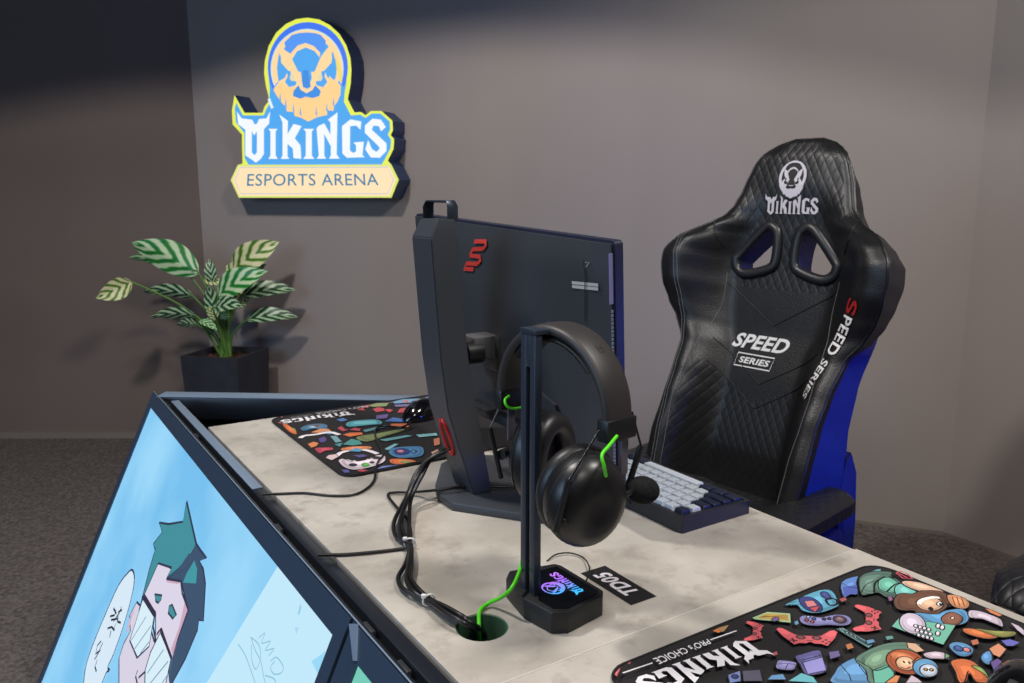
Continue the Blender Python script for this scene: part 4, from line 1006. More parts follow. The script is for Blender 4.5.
# ------------------------------------------------------------------ headset
hd = thing('headset', 'black gaming headset with foam microphone hanging over the post of the stand', 'headset', (.06, .81, .87), 0)
phi = R(40); ax = Vector((math.sin(phi), -math.cos(phi), 0)); hw_ = Vector((math.cos(phi), math.sin(phi), 0))
HC = Vector((.050, .815, .976))
RB_, RT_ = .082, .083
def arc(s, ry=RB_, rz=RT_, off=0, zoff=0): # s 0..1 from far to near
    a = math.pi*(1-s); return HC+ax*(ry*math.cos(a))+Vector((0, 0, rz*math.sin(a)+zoff))+hw_*off
def band(name, ro, ri, w0, w1, m, s0=0., s1=1., n=40, par=hd, crown=.0):
    V, Fc = [], []
    sec = 12
    for i in range(n+1):
        s = s0+(s1-s0)*i/n; a = math.pi*(1-s); d = ax*math.cos(a)+Vector((0, 0, math.sin(a)))
        w = w0+(w1-w0)*math.sin(math.pi*s); thr = (ro-ri)/2; mid = (ro+ri)/2
        for k in range(sec):
            t = 2*math.pi*k/sec; cx, cy = math.cos(t), math.sin(t)
            ex = abs(cx)**.55*(1 if cx > 0 else -1); ey = abs(cy)**.7*(1 if cy > 0 else -1)
            V.append(HC+d*(mid+thr*ey)+hw_*(w/2*ex))
    for i in range(n):
        for k in range(sec): a_ = i*sec+k; b2 = i*sec+(k+1) % sec; Fc.append((a_, b2, b2+sec, a_+sec))
    Fc += [tuple(range(sec))[::-1], tuple(range(n*sec, (n+1)*sec))]
    return shade(mk(name, V, Fc, m, par), 50)
M_hband = mat('headband_leatherette', (50, 47, 47), .48)
band('headband', .0855, .073, .036, .040, M_hband)
band('headband_cushion', .074, .0655, .030, .034, M_blackm, .22, .78)
for s, nm in ((0., 'far'), (1., 'near')):
    e = HC+ax*(.0795*(1 if s else -1))
    M4 = Matrix.Translation(e+Vector((0, 0, -.008))) @ Matrix.Rotation(phi-math.pi/2, 4, 'Z')
    box('slider_block', M4, (.0155, .041, .022), M_black, hd, bevel=.002)
    M5 = Matrix.Translation(e+Vector((0, 0, -.034))+hw_*(.011 if s else 0)) @ Matrix.Rotation(phi-math.pi/2, 4, 'Z')
    box('slider_rail', M5, (.003, .010, .046), mat('rail_grey', (120, 116, 126), .35, metal=.5), hd, bevel=.001)
def cup(name, C0, n, up, w, h, depth, m):
    n = n.normalized(); sd = up.cross(n).normalized(); u2 = n.cross(sd).normalized()
    V, Fc = [], []; nr, ns = 12, 36
    for i in range(nr+1):
        a = (math.pi/2)*i/nr; r_ = math.sin(a)**.85 if i else .001; d = math.cos(a)**.8*depth if i < nr else 0
        for k in range(ns): t = 2*math.pi*k/ns; V.append(C0+sd*(w*r_*math.cos(t))+u2*(h*r_*math.sin(t))+n*d)
    for k in range(ns): t = 2*math.pi*k/ns; V.append(C0+sd*(w*.97*math.cos(t))+u2*(h*.97*math.sin(t))-n*.008)
    for i in range(nr+1):
        for k in range(ns): a_ = i*ns+k; b2 = i*ns+(k+1) % ns; Fc.append((a_, b2, b2+ns, a_+ns))
    Fc += [tuple(range(ns))[::-1], tuple(range((nr+1)*ns, (nr+2)*ns))]
    o = shade(mk(name, V, Fc, m, hd), 40)
    # ear pad: oval torus on the inner side
    P_ = [C0+sd*(w*.74*math.cos(2*math.pi*k/40))+u2*(h*.76*math.sin(2*math.pi*k/40))-n*.015 for k in range(40)]
    V2, F2 = tube_arrays(P_, .0128, 12, closed=True, flat=(1.0, 1.0, n)); shade(mk('ear_pad', V2, F2, mat('pad_leather', (30, 29, 31), .42), o), 60)
    mk('speaker_cloth', [C0+sd*(w*.7*math.cos(2*math.pi*k/24))+u2*(h*.72*math.sin(2*math.pi*k/24))-n*.010 for k in range(24)]+[C0-n*.010], [(k, (k+1) % 24, 24) for k in range(24)], M_blackm, o)
    # seam ring
    P3 = [C0+sd*(w*.965*math.cos(2*math.pi*k/40))+u2*(h*.965*math.sin(2*math.pi*k/40))+n*.009 for k in range(40)]
    V3, F3 = tube_arrays(P3, .0011, 6, closed=True); mk('seam_ring', V3, F3, M_blackm, o)
    return sd, u2
Cn = pt(583, 497, .748); Cf = pt(539, 455, .872)
nn = Vector((.30, -.92, -.10)); nf = Vector((-.80, .58, .04))
sdn, un = cup('ear_cup', Cn, nn, Vector((.16, 0, 1)), .0405, .048, .036, mat('cup_black', (24, 24, 26), .36))
sdf, uf = cup('ear_cup', Cf, nf, Vector((0, 0, 1)), .041, .053, .026, mat('cup_black', (24, 24, 26), .36))
def bar(name, a, b_, r, m): 
    V, Fc = tube_arrays([a, b_], r, 10); return shade(mk(name, V, Fc, m, hd), 40)
# near yoke: wires, rods, pivots
for (p, q, r_, s_pt) in (((599,431,.738),(569,480,.706),(556,531,.712),(563,523,.714)), ((632,412,.77),(641,446,.775),(620,512,.770),(622,505,.765))):
    A0, B0, C0_, D0 = pt(*p), pt(*q), pt(*r_), pt(*s_pt)
    bar('yoke_wire', A0, B0, .0011, mat('wire_dark', (40, 40, 44), .3, metal=.8)); bar('yoke_rod', B0, C0_, .0032, M_black); bar('pivot', D0, D0+(Cn-D0)*.22, .005, M_black)
for (p, q, r_) in (((506,393,.862),(490,428,.866),(501,478,.870)), ((533,386,.90),(556,405,.905),(566,430,.905))):
    A0, B0, C0_ = pt(*p), pt(*q), pt(*r_)
    bar('yoke_wire', A0, B0, .0011, mat('wire_dark2', (130, 128, 128), .3, metal=.8)); bar('yoke_rod', B0, C0_, .0028, M_black)
bar('pivot', pt(501, 455, .868), Cf-Vector((.028, -.02, 0)), .006, M_black)
GS = mat('green_sleeve', (90, 225, 30), .4)
tube('cable_loop', [pt(617, 436, .735), pt(609, 446, .72), pt(602, 455, .708), pt(604, 466, .705), pt(606, 476, .712)], .0017, M_green, hd)
tube('cable_loop', [pt(509, 396, .845), pt(505, 400, .835), pt(507, 406, .832), pt(514, 408.5, .838), pt(526, 407, .85)], .0015, M_green, hd)
for k in range(6):
    c0 = pt(581+k*3.0, 468.5-k*2.1, .712); 
mc = []
for k in range(6):
    p = Cn+nn.normalized()*.0325; u = -.30+.11*k
    q = Cn+sdn*(.040*.5*(u))*-1+un*(.048*.66)+nn.normalized()*.0262
    bm = bmesh.new(); bmesh.ops.create_icosphere(bm, subdivisions=1, radius=.0008); v_, f_ = bm_arrays(bm); bm.free(); mc.append(([q+v for v in v_], f_))
mk('vent_holes', *join_arrays(mc), M_blackm, hd)
# engraved mark on the band
hm = Art(); hm.line((20, 19, 20), [(0, 0), (.0, .011), (.006, .011), (.006, .005), (.0, .005)], .0011).line((20, 19, 20), [(.003, .005), (.008, -.001)], .0011)
def bandmap(p, l):
    s = .70+p[1]*3.2; a = math.pi*(1-s); d = ax*math.cos(a)+Vector((0, 0, math.sin(a))); return HC+d*(.0857+l)+hw_*(p[0]-.002)
hm.build('engraved_mark', bandmap, hd, base=.0002)
# microphone
mcx = pt(643, 490, .775)
bm = bmesh.new(); bmesh.ops.create_uvsphere(bm, u_segments=28, v_segments=18, radius=1)
mdir = (pt(662, 492, .79)-pt(630, 488, .76)).normalized(); mu = mdir.cross(Vector((0, 0, 1))).normalized(); mw = mdir.cross(mu)
V = [mcx+mdir*(v.co.x*.0205)+mu*(v.co.y*.0140)+mw*(v.co.z*.0140) for v in bm.verts]; bm.verts.index_update(); Fc = [[v.index for v in f.verts] for f in bm.faces]; bm.free()
mk('microphone_foam', V, Fc, M_foam, hd, smooth=True)
tube('microphone_boom', [mcx-mdir*.012, pt(626, 494, .752), Cn+sdn*.0+Vector((.03, .0, 0))], .0028, M_black, hd)

# ------------------------------------------------------------------ keyboard
k0 = tat(684, 534.7, DZ); k1 = tat(748.7, 512.6, DZ)
KX0, KX1 = .731, .864; KY0 = (k0.y+k1.y)/2; KL = .318
kb_ = thing('keyboard', 'compact black-cased keyboard with pale and navy keys at the desk edge', 'keyboard', tl((KX0+KX1)/2, KY0+KL/2, DZ), TA)
KH = .0225
def kmap(x, y, z):  # slopes: back (low x) is higher
    t = (x-KX0)/(KX1-KX0); return tl(x, y, DZ+.001+(z-DZ-.001)*(1.06-.22*t))
oc = rrect(KX0, KY0, KX1, KY0+KL, .005, 4); ic = rrect(KX0+.006, KY0+.006, KX1-.006, KY0+KL-.006, .002, 2)
prism('case', oc, DZ+.0002, DZ+KH, mat('case_black', (34, 36, 42), .4), kb_, kmap, holes=[ic])
prism('plate', ic, DZ+.004, DZ+.013, M_blackm, kb_, kmap)
box('usb_port', T @ Matrix.Translation((KX0, KY0+.105, DZ+.011)), (.003, .010, .005), M_blackm, kb_, bevel=.001)
U = (KL-.014)/16.0; UX = (KX1-KX0-.014)/6.0
rowsK = [
 [(1,'d'),(1,'w'),(1,'w'),(1,'w'),(1,'w'),(1,'d'),(1,'d'),(1,'d'),(1,'d'),(1,'w'),(1,'w'),(1,'w'),(1,'w'),(1,'d'),(1,'d'),(1,'d')],
 [(1,'w')]*13+[(2,'d'),(1,'d')],
 [(1.5,'d')]+[(1,'w')]*12+[(1.5,'w'),(1,'d')],
 [(1.75,'d')]+[(1,'w')]*11+[(2.25,'d'),(1,'d')],
 [(2.25,'d')]+[(1,'w')]*10+[(1.75,'d'),(1,'d'),(1,'d')],
 [(1.25,'d'),(1.25,'d'),(1.25,'d'),(6.25,'w'),(1,'d'),(1,'d'),(1,'d'),(1,'d'),(1,'d'),(1,'d')]]
for ri_, rw_ in enumerate(rowsK):
    y = KY0+.007; x = KX0+.007+UX*(ri_+.5)
    for w, c in rw_:
        L_ = w*U; yc = y+L_/2; y += L_
        bm = box_bm(UX-.0012, L_-.0012, .0105, bevel=.0009, seg=1, taper=(.74, (L_-.0052)/(L_-.0012)), c=(0, 0, 0))
        V_, F_2 = bm_arrays(bm); bm.free()
        o = mk('keycap', [kmap(x+v.x, yc+v.y, DZ+.0195+v.z+.0012*abs(ri_-3)*.5) for v in V_], F_2, M_key if c == 'w' else M_keyd, kb_)
        shade(o, 30)

# ------------------------------------------------------------------ cables
def dcab(pts, r, name, label, lift=0, m=M_cable, cat='cable', group=None, par=None):
    return tag(tube(name, [at(x, y, DZ+r+.0006+(h[0] if h else 0)) for x, y, *h in pts], r, m, seg=8), label, cat, group)
tie1, tie2 = (410, 543), (429, 600)
ho = tl(hx, hy, 0)
base_path = [(452,446,.078),(444,451,.066),(430,459,.055),(418,474,.035),(408,497,.012),(401,520,.004),(402,535,.003),(410,545,.004),(410,562,.003),(408,578,.002),(415,590,.003),(429,600,.004),(447,611,.004),(466,622,.002),(478,631,-.02),(486,640,-.08)]
offs = [(0,0,0),(3.5,1,.004),(-3.5,0,.002),(1,-3,.007),(-1,2,.009)]
cabs = []
labs = ['thickest black cable from the monitor stand opening down to the desk grommet', 'black cable on the right of the bundle running into the desk grommet', 'black cable on the left of the bundle bulging towards the screens', 'black cable crossing on top of the bundle above the lower zip tie', 'black cable lying highest in the bundle beside the grommet']
for k, (ox, oy, oz) in enumerate(offs):
    P_ = []
    for i, (x, y, h) in enumerate(base_path):
        tw = 1 if i not in (7, 11) else .45
        s = math.sin(i*.8+k*1.3); wv = 1+.6*math.sin(i*.55+k)
        bul = (-5 if k == 2 and i in (5, 6, 9, 10) else 0)+(6 if k == 1 and i in (5, 6) else 0)
        P_.append(at(x+ox*wv*tw+bul, y+oy*tw, max(DZ+h+.003+oz*.7*tw, DZ+.0035 if i < 14 else 0)) if i > 2 else at(x+ox*.35, y+oy*.4, DZ+h+.003))
    tag(tube('cable', P_, .0035 if k == 0 else .0028, M_cable, seg=8), labs[k], 'cable', 'monitor cable bundle')
for (x, y), lb in ((tie1, 'white zip tie at the narrow middle of the black cable bundle'), (tie2, 'white zip tie on the black cable bundle nearest the desk grommet')):
    c = at(x, y, DZ+.008); d = (at(x+8, y+9, DZ) if y > 580 else at(x+1, y+8, DZ))-at(x, y, DZ); d.normalize(); s = d.cross(zup)
    z_ = thing('zip_tie', lb, 'cable tie', c-Vector((0, 0, .0075)), 0, 'white zip ties')
    P_ = [c+s*(.0070*math.cos(2*math.pi*k/20))+zup*(.0062*math.sin(2*math.pi*k/20)) for k in range(20)]
    tube('strap', P_, .0013, M_tie, z_, n=0, closed=True, seg=6)
    M4 = Matrix.Translation(c-s*.006*(1 if s.x > 0 else -1)+zup*.006) ; box('tie_head', M4, (.0055, .0045, .0045), M_tie, z_, bevel=.001)
dcab([(545,489,.0165),(530,487.5,.0165),(500,487,.0165),(470,486,.0165),(438,490,.0155),(415,492,.004),(395,492.5,.001),(388,495,.001),(394,504,.001),(407,519,.004),(411,534,.006),(410,545,.008)], .0021, 'cable', 'thin cable lying across the monitor foot and bending into the bundle')
dcab([(318,555,0),(345,554.5),(375,552),(400,549),(410,547,.003)], .0022, 'cable', 'short straight black cable from the display rail to the upper zip tie')
dcab([(262,494.5),(285,493.5),(305,493),(330,495.5),(352,495),(366,489),(374,480),(376,468,.004),(379,460,.004),(383,455,.004),(379,445,.004),(375,434,.004),(377,428,.005),(386,426,.006),(402,427,.01),(411,422,.012)], .0019, 'mouse_cable', 'black mouse cable curving over the far cartoon mat and along the desk')
tag(tube('headset_cable', [at(525, 540, DZ+.06), at(523, 556, DZ+.05), at(519, 573, DZ+.042), at(511, 589, DZ+.034), at(500, 598, DZ+.016), at(489, 603, DZ+.005), at(480, 611, DZ+.003), at(479, 625, DZ+.002), at(479.5, 638, DZ-.02), at(480, 650, DZ-.06)], .0022, M_green, seg=8),
    'bright green cable from the headset stand dropping into the desk grommet', 'cable')

# ------------------------------------------------------------------ chair
def interp(tab, v):
    for (a, x), (b_, y) in zip(tab, tab[1:]):
        if a <= v <= b_: t = (v-a)/(b_-a); t = t*t*(3-2*t)*.5+t*.5; return x+(y-x)*t
    return tab[0][1] if v < tab[0][0] else tab[-1][1]
HWt = [(0,.210),(.1,.215),(.2,.212),(.27,.215),(.35,.224),(.40,.256),(.44,.280),(.48,.294),(.53,.303),(.57,.299),(.60,.277),(.63,.247),(.65,.206),(.67,.180),(.70,.158),(.75,.143),(.80,.126),(.83,.108),(.85,.086),(.862,.064),(.870,.034)]
PWt = [(0,.156),(.1,.148),(.2,.130),(.27,.110),(.35,.084),(.40,.078),(.44,.092),(.5,.117),(.56,.126),(.60,.115),(.64,.078),(.68,.052),(.75,.042),(.82,.042),(.87,.02)]
PCt = [(0,.03),(.1,.045),(.25,.035),(.4,.02),(.55,.02),(.66,.03),(.75,.045),(.82,.045),(.86,.035),(.87,.02)]
HBt = [(0,.222),(.1,.226),(.2,.216),(.3,.220),(.42,.243),(.48,.248),(.54,.236),(.60,.212),(.65,.182),(.70,.155),(.75,.138),(.80,.112),(.84,.08),(.86,.055),(.870,.026)]
def sst(a, b_, x): t = min(1, max(0, (x-a)/(b_-a))); return t*t*(3-2*t)
def bsurf(s, v):
    """front surface in backrest space: x lateral, y forward, z up the back"""
    hw, pw, pc2 = interp(HWt, v), interp(PWt, v), interp(PCt, v)
    a = abs(s); x = hw*s
    y = pc2+(pw-pc2)*sst(.42, .86, a)
    if a > .88: t = (a-.88)/.12; y -= .008*t*t; 
    return Vector((x, y, v))
def buv(u, v, l=0):
    hw = interp(HWt, v); p = bsurf(max(-1, min(1, u/hw)), v); return Vector((p.x, p.y+l, p.z))
def make_chair(label, P, yaw):
    ch = thing('gaming_chair', label, 'chair', (P[0], P[1], 0), 0, 'black gaming chairs')
    # local axes: x = lateral (image right), y = forward, z up
    f = Vector((-math.sin(yaw), -math.cos(yaw), 0)); r_ = Vector((math.cos(yaw), -math.sin(yaw), 0))
    ch.matrix_world = Matrix(((r_.x, f.x, 0, P[0]), (r_.y, f.y, 0, P[1]), (0, 0, 1, 0), (0, 0, 0, 1)))
    # (r, f, z) is left-handed; mirror lateral to keep a proper rotation
    ch.matrix_world = Matrix(((-r_.x, f.x, 0, P[0]), (-r_.y, f.y, 0, P[1]), (0, 0, 1, 0), (0, 0, 0, 1)))
    rho = R(13); SZ = .47
    def bk(p): # backrest space -> chair space (lateral flipped)
        return Vector((-p.x, p.y*math.cos(rho)-p.z*math.sin(rho), SZ+p.z*math.cos(rho)+p.y*math.sin(rho)))
    def loft(front):
        V, Fc = [], []; nv, ns = 96, 48
        for i in range(nv+1):
            v = .870*i/nv if i < nv-8 else .870*(1-((nv-i)/nv)**1.5*(nv/8)**.5) if False else .870*i/nv
            ringp = []
            if front:
                for k in range(ns+1): s = -1+2*k/ns; ringp.append(bsurf(s, v))
                for k in range(ns+1): s = 1-2*k/ns; q = bsurf(s, v); ringp.append(Vector((q.x*.96, min(q.y-.014, interp(PCt, v)-.006+.0*s), v)))
            else:
                pw = interp(PWt, v); hw = interp(HWt, v)
                for k in range(ns+1):
                    s = -1+2*k/ns; q = bsurf(s, v); ringp.append(Vector((q.x*.985, min(q.y-.016, interp(PCt, v)-.008) if abs(s) < .93 else q.y-.016, v)))
                for k in range(ns+1):
                    s = 1-2*k/ns; ringp.append(Vector((interp(HBt, v)*s, -.045*(1-abs(s)**5)-.012+.03*max(0, (v-.8)/.074)**2, v)))
            V += [bk(p) for p in ringp]
        m = 2*(ns+1)
        for i in range(nv):
            for k in range(m): a = i*m+k; b2 = i*m+(k+1) % m; Fc.append((a, b2, b2+m, a+m))
        Fc += [tuple(range(m))[::-1], tuple(range(nv*m, (nv+1)*m))]
        return V, Fc
    # window cutters
    wl_in = [(-.044,.640),(-.036,.625),(-.034,.572),(-.044,.556),(-.100,.540),(-.122,.548),(-.128,.562),(-.122,.572),(-.060,.640)]
    wl_in = [(x+.0, y) for x, y in wl_in]
    wins = [[(x, y) for x, y in wl_in], [(-x, y) for x, y in wl_in][::-1]]
    def off(poly, d):
        c = Vector((sum(p[0] for p in poly)/len(poly), sum(p[1] for p in poly)/len(poly))); out = []
        n = len(poly)
        for i in range(n):
            a, b_, c_ = Vector(poly[i-1]), Vector(poly[i]), Vector(poly[(i+1) % n])
            t = (c_-a).normalized(); nn_ = Vector((t.y, -t.x))
            if nn_.dot(b_-c) < 0: nn_ = -nn_
            out.append(tuple(b_+nn_*d))
        return out
    def smoothpoly(poly, n=4): return [tuple(p[:2]) for p in spline([(*p, 0) for p in poly], n, True)]
    cutters = []
    for w in wins:
        q = smoothpoly(off(w, .008), 3); n = len(q)
        V = [bk(Vector((x, y0, z))) for y0 in (-.3, .3) for x, z in q]
        Fc = [tuple(range(n))[::-1], tuple(range(n, 2*n))]+[(i, (i+1) % n, (i+1) % n+n, i+n) for i in range(n)]
        me = bpy.data.meshes.new('c'); me.from_pydata(V, [], Fc); bm = bmesh.new(); bm.from_mesh(me); bmesh.ops.recalc_face_normals(bm, faces=bm.faces[:]); bm.to_mesh(me); bm.free()
        co = bpy.data.objects.new('c', me); COL.objects.link(co); co.matrix_world = ch.matrix_world.copy(); cutters.append(co)
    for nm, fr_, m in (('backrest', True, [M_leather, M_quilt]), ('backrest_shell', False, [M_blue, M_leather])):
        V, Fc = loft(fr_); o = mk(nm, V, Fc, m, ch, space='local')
        bm = bmesh.new(); bm.from_mesh(o.data); bmesh.ops.remove_doubles(bm, verts=bm.verts[:], dist=1e-5); bmesh.ops.recalc_face_normals(bm, faces=bm.faces[:]); bm.to_mesh(o.data); bm.free()
        for co in cutters:
            md = o.modifiers.new('b', 'BOOLEAN'); md.operation = 'DIFFERENCE'; md.object = co; md.solver = 'EXACT'
        dg = bpy.context.evaluated_depsgraph_get(); dg.update()
        me = bpy.data.meshes.new_from_object(o.evaluated_get(dg)); o.modifiers.clear(); o.data = me
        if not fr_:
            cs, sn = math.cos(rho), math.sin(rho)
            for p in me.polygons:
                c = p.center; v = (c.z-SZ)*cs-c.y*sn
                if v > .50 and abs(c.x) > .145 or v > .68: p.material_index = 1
        if fr_:
            cs, sn = math.cos(rho), math.sin(rho)
            for p in me.polygons:
                c = p.center; v = (c.z-SZ)*cs-c.y*sn; u = -c.x; hw = interp(HWt, max(0, min(.870, v)))
                fy = c.y*cs+(c.z-SZ)*sn
                front_ = fy > interp(PCt, max(0, min(.870, v)))-.003
                if front_ and ((abs(u) < hw*.86 and v > .665) or (abs(u) < hw*.52 and v > .5-.55*(0) and v > .44+abs(u)*.55) or (abs(u) < .17-.02*(.3-v) and v < .215+abs(u)*.55)): p.material_index = 1
        shade(o, 45)
    for co in cutters: bpy.data.objects.remove(co)
    M_trim = mat('window_trim_black', (30, 30, 33), .38)
    for w in wins:
        q = smoothpoly(off(w, .009), 4); P_ = [bk(buv(x, z, .003)) for x, z in q]
        V, Fc = tube_arrays(P_, 1, 12, closed=True, flat=(.0125, .009, bk(Vector((0, 1, 0)))-bk(Vector((0, 0, 0)))))
        o = mk('window_trim', V, Fc, M_trim, ch, space='local'); shade(o, 60)
    # seams and stitching
    def seam(pts, r, m, l=.0015, n=6): tube('seam', [bk(buv(x, z, l)) for x, z in [tuple(p[:2]) for p in spline([(*p, 0) for p in pts], n)]], r, m, ch, n=0, seg=6, space='local')
    M_seam = mat('seam_dark', (10, 10, 11), .6)
    for sg in (-1, 1):
        seam([(sg*x, z) for x, z in ((.165,.02),(.170,.12),(.178,.22),(.170,.34),(.150,.44),(.150,.50),(.152,.53))], .0006, M_stitch, .001)
        for dx in ((0, .009) if sg < 0 else ()):
            seam([(sg*(x+dx), z) for x, z in ((.178,.02),(.186,.12),(.196,.22),(.206,.32),(.226,.42),(.244,.52),(.250,.60),(.246,.635))], .0006, M_stitch, .001)
        seam([(sg*x, z) for x, z in ((.125,.840),(.140,.78),(.152,.72),(.170,.675),(.185,.66),(.178,.62),(.16,.59))], .0018, M_seam, .001)
    for k, (zc_, m) in enumerate(((.41, M_seam), (.265, M_seam), (.205, M_seam))):
        seam([(-.148+.004*k, zc_+.095), (-.07, zc_+.045), (0, zc_)], .0014, m, .0008, 4); seam([(0, zc_), (.07, zc_+.045), (.148-.004*k, zc_+.095)], .0014, m, .0008, 4)
    # piping along the front rim
    for sg in (-1, 1):
        tube('piping', [bk(bsurf(sg*.985, .870*i/60)) for i in range(61)], .0026, M_leather, ch, n=0, seg=6, space='local')
    wch = world(ch)
    fw = (wch.to_3x3() @ (bk(Vector((0, 1, 0)))-bk(Vector((0, 0, 0))))).normalized()
    def fmap(p, l): return wch @ bk(buv(p[0], p[1], l+.001))
    a = Art()
    ec = affine3([c2(68,400), c2(885,400), c2(68,145)], [(-.073,.684), (.070,.682), (-.073,.729)])
    a.word((196, 190, 196), ec, emblem=True, cut=(20, 20, 22)); a.L = a.L[7:]+a.L[:7]
    L0 = -.022
    a.build('headrest_emblem', fmap, ch, step=.00003, base=.0006, facing=fw); a = Art()
    a.text((226, 226, 228), 'SPEED', [(L0-.082,.346),(L0+.068,.346),(L0+.082,.383),(L0-.066,.383)], bold=.03)
    a.line((226, 226, 228), [(L0-.060,.301),(L0+.040,.301),(L0+.046,.333),(L0-.056,.333)], .003, closed=True)
    a.text((226, 226, 228), 'SERIES', [(L0-.050,.309),(L0+.032,.309),(L0+.038,.325),(L0-.046,.325)], bold=.03)
    a.build('chest_lettering', fmap, ch, step=.00003, base=.0006, facing=fw)
    # lettering down the right wing: reading upwards (towards the shoulder)
    b2 = Art()
    def wq(s0, s1, o0, o1):  # along the wing path from bottom to shoulder
        A0, B0 = Vector((.150, .258)), Vector((.226, .487)); d = B0-A0; n_2 = Vector((d.y, -d.x)).normalized()*-1
        P = lambda s, o: tuple(A0+d*s+n_2*o)
        return P(s0, o0), P(s1, o0), P(s1, o1), P(s0, o1)
    # text runs from the shoulder downwards, letter feet towards the outside
    def down(s0, s1, w0, w1): q = wq(s1, s0, w0, w1); return q
    b2.text((190, 34, 34), 'S', down(.86, 1.0, .013, -.019), bold=.02)
    b2.text((226, 226, 228), 'PEED', down(.46, .84, .013, -.017), bold=.02)
    b2.text((226, 226, 228), 'SERIES', down(.0, .40, .009, -.012), bold=.02)
    b2.build('side_lettering', lambda p, l: wch @ bk(buv(p[0], p[1], l+.0022)), ch, step=.00003, base=.0006, facing=fw)
    # seat cushion
    V, Fc = [], []; nx, ny = 36, 30
    def seatp(i, j, top):
        s = -1+2*i/nx; t = j/ny; hw = .285+.0*t; y = -.03+.53*t
        bol = sst(.25, .80, abs(s)); z = .478+.075*bol*(1-.35*t)
        ed = 1
        z -= .018*max(0, (abs(s)-.86)/.14)**2+.04*max(0, (t-.88)/.12)**2+.028*max(0, (.12-t)/.12)**2
        xx = hw*s*(1-.10*max(0, (t-.8)/.2)**2-.10*max(0, (.15-t)/.15)**2)
        return Vector((xx, y, z if top else .478+.075*bol*(1-.35*t)-.045))
    for top in (1, 0):
        for i in range(nx+1):
            for j in range(ny+1): V.append(seatp(i, j, top))
    N_ = (nx+1)*(ny+1)
    for i in range(nx):
        for j in range(ny):
            a_ = i*(ny+1)+j; Fc.append((a_, a_+ny+1, a_+ny+2, a_+1)); Fc.append((a_+N_, a_+1+N_, a_+ny+2+N_, a_+ny+1+N_))
    rim = [i*(ny+1) for i in range(nx)]+[nx*(ny+1)+j for j in range(ny)]+[i*(ny+1)+ny for i in range(nx, 0, -1)]+[j for j in range(ny, 0, -1)]
    for k in range(len(rim)): a_, b3 = rim[k], rim[(k+1) % len(rim)]; Fc.append((a_, a_+N_, b3+N_, b3))
    o = mk('seat_cushion', V, Fc, M_quiltseat, ch, space='local'); bm = bmesh.new(); bm.from_mesh(o.data); bmesh.ops.recalc_face_normals(bm, faces=bm.faces[:]); bm.to_mesh(o.data); bm.free(); shade(o, 50)
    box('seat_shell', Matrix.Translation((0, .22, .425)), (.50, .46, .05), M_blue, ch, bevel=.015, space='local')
    # recliner covers each side of the seat
    for sg in (-1, 1):
        prof = [(-.075,.36),(.0,.36),(.015,.42),(.012,.60),(-.004,.665),(-.030,.675),(-.062,.62),(-.075,.5)]
        V = [Vector((sg*x, y-.035, z)) for x in (.188, .226) for y, z in [(a_+.004, b_*1.0-.060) for a_, b_ in prof]]; n = len(prof)
        Fc = [tuple(range(n)), tuple(range(n, 2*n))[::-1]]+[(i, (i+1) % n, (i+1) % n+n, i+n) for i in range(n)]
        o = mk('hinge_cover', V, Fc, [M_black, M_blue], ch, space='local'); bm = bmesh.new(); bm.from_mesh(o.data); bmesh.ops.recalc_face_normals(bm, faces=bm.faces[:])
        bmesh.ops.bevel(bm, geom=bm.edges[:], offset=.004, segments=2, affect='EDGES'); bm.to_mesh(o.data); bm.free()
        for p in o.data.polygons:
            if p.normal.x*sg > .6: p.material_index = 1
        shade(o, 30)
        Vb, Fb = tube_arrays([Vector((sg*.226, -.055, .49)), Vector((sg*.230, -.055, .49))], .011, 18); mk('hinge_bolt', Vb, Fb, M_blackm, o, space='local')
    # swivel base
    Vb, Fb = tube_arrays([Vector((0, .2, .08)), Vector((0, .2, .25))], .028, 20); shade(mk('gas_lift', Vb, Fb, M_black, ch, space='local'), 40)
    Vb, Fb = tube_arrays([Vector((0, .2, .25)), Vector((0, .2, .38))], .018, 20); shade(mk('lift_rod', Vb, Fb, M_steel, ch, space='local'), 40)
    for k in range(5):
        a = R(90+72*k); d = Vector((math.cos(a), math.sin(a), 0)); c = Vector((0, .2, 0))
        arm_ = tube('base_arm', [c+Vector((0, 0, .12)), c+d*.15+Vector((0, 0, .105)), c+d*.31+Vector((0, 0, .075))], [.024]*8+[.020]*5+[.015]*4, M_black, ch, seg=10, space='local')
        s = Vector((-d.y, d.x, 0)); e = c+d*.30+Vector((0, 0, .032))
        Vb, Fb = join_arrays([tube_arrays([e+s*.008, e+s*.024], .031, 20), tube_arrays([e-s*.008, e-s*.024], .031, 20), tube_arrays([e-s*.008, e+s*.008], .008, 8)])
        shade(mk('caster', Vb, Fb, M_blackm, arm_, space='local'), 40)
    return ch
make_chair('black racing-style gaming chair with white lettering facing the desk behind the keyboard', (.58, 1.90), R(50))
make_chair('black gaming chair at the right edge, only part of its seat showing', (1.405, 1.385), R(57))

for o in bpy.data.objects:
    n = o.name.split('.')[0]
    if o.parent and n in ('cable_loop', 'cable_ring', 'red_emblem', 'side_label', 'microphone_foam', 'handle', 'lit_badge', 'speaker_cloth', 'backrest_shell', 'cable_grommet'):
        o['label'] = {'cable_loop': 'bright green loop of cable', 'cable_ring': 'red ring around the cable opening', 'red_emblem': 'red emblem on the monitor back', 'side_label': 'pale lilac sticker on the short side',
            'microphone_foam': 'black foam ball on the microphone', 'handle': 'flat metal carry handle', 'lit_badge': 'glowing violet and cyan badge', 'speaker_cloth': 'black cloth inside the ear pad', 'backrest_shell': 'blue back and sides', 'cable_grommet': 'green lining of the cable hole'}[n]

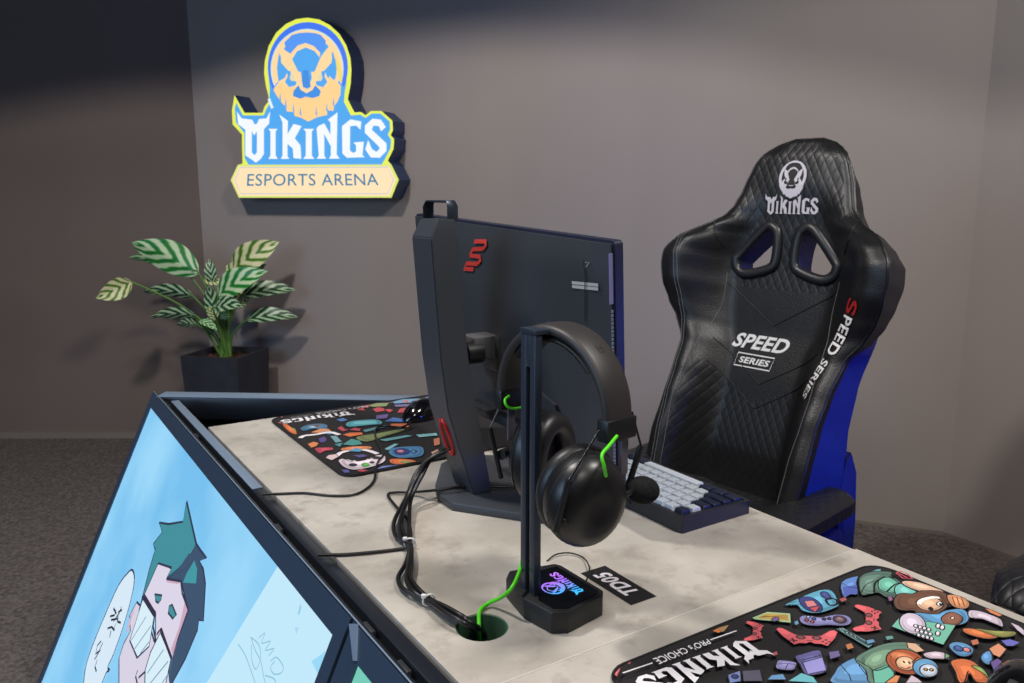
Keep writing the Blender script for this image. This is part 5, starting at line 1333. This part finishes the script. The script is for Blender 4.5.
# ------------------------------------------------------------------ lights
def spot(name, p, tgt, power, cone, blend, col, size=.05):
    l = bpy.data.lights.new(name, 'SPOT'); l.energy = power; l.spot_size = R(cone); l.spot_blend = blend; l.color = col; l.shadow_soft_size = size
    o = bpy.data.objects.new(name, l); COL.objects.link(o); o.location = p
    o.rotation_euler = (Vector(tgt)-Vector(p)).to_track_quat('-Z', 'Y').to_euler(); return o
def area(name, p, tgt, power, sx, sy, col):
    l = bpy.data.lights.new(name, 'AREA'); l.shape = 'RECTANGLE'; l.size = sx; l.size_y = sy; l.energy = power; l.color = col
    o = bpy.data.objects.new(name, l); COL.objects.link(o); o.location = p
    o.rotation_euler = (Vector(tgt)-Vector(p)).to_track_quat('-Z', 'Y').to_euler(); return o
WARM = (1, .95, .90)
spot('ceiling_spot', (-1.2, 1.2, 2.95), (-1.2, 1.2, 0), 150, 130, .03, WARM, .10)
spot('ceiling_spot', (.9, .5, 2.95), (.9, .5, 0), 150, 139, .05, WARM, .22)
spot('ceiling_spot', (-.3, -.9, 2.95), (-.3, -.9, 0), 60, 132, .15, WARM, .25)
area('cool_screen_light', (-2.6, -.4, 1.7), (.4, 1.2, 1.0), 36, 1.8, 1.2, (.45, .68, 1))
spot('blue_led', (1.55, .55, .80), (.60, 1.60, .66), 30, 78, .6, (.02, .08, 1), .08)
W = bpy.data.worlds.new('World'); SC.world = W; W.use_nodes = True
bg = W.node_tree.nodes['Background']; bg.inputs['Color'].default_value = (.55, .6, .8, 1); bg.inputs['Strength'].default_value = .06

# ------------------------------------------------------------------ camera
cd = bpy.data.cameras.new('Camera'); cam = bpy.data.objects.new('Camera', cd); COL.objects.link(cam)
cd.sensor_width = 36; cd.sensor_fit = 'HORIZONTAL'; cd.lens = F/1024*36; cd.clip_start = .02; cd.dof.use_dof = True; cd.dof.focus_distance = 1.0; cd.dof.aperture_fstop = 14
cam.location = CAM; cam.rotation_euler = (math.pi/2-TH, 0, 0)
SC.camera = cam
SC.view_settings.view_transform = 'Standard'; SC.view_settings.look = 'None'; SC.view_settings.exposure = 0; SC.view_settings.gamma = 1
SC.view_settings.use_curve_mapping = False
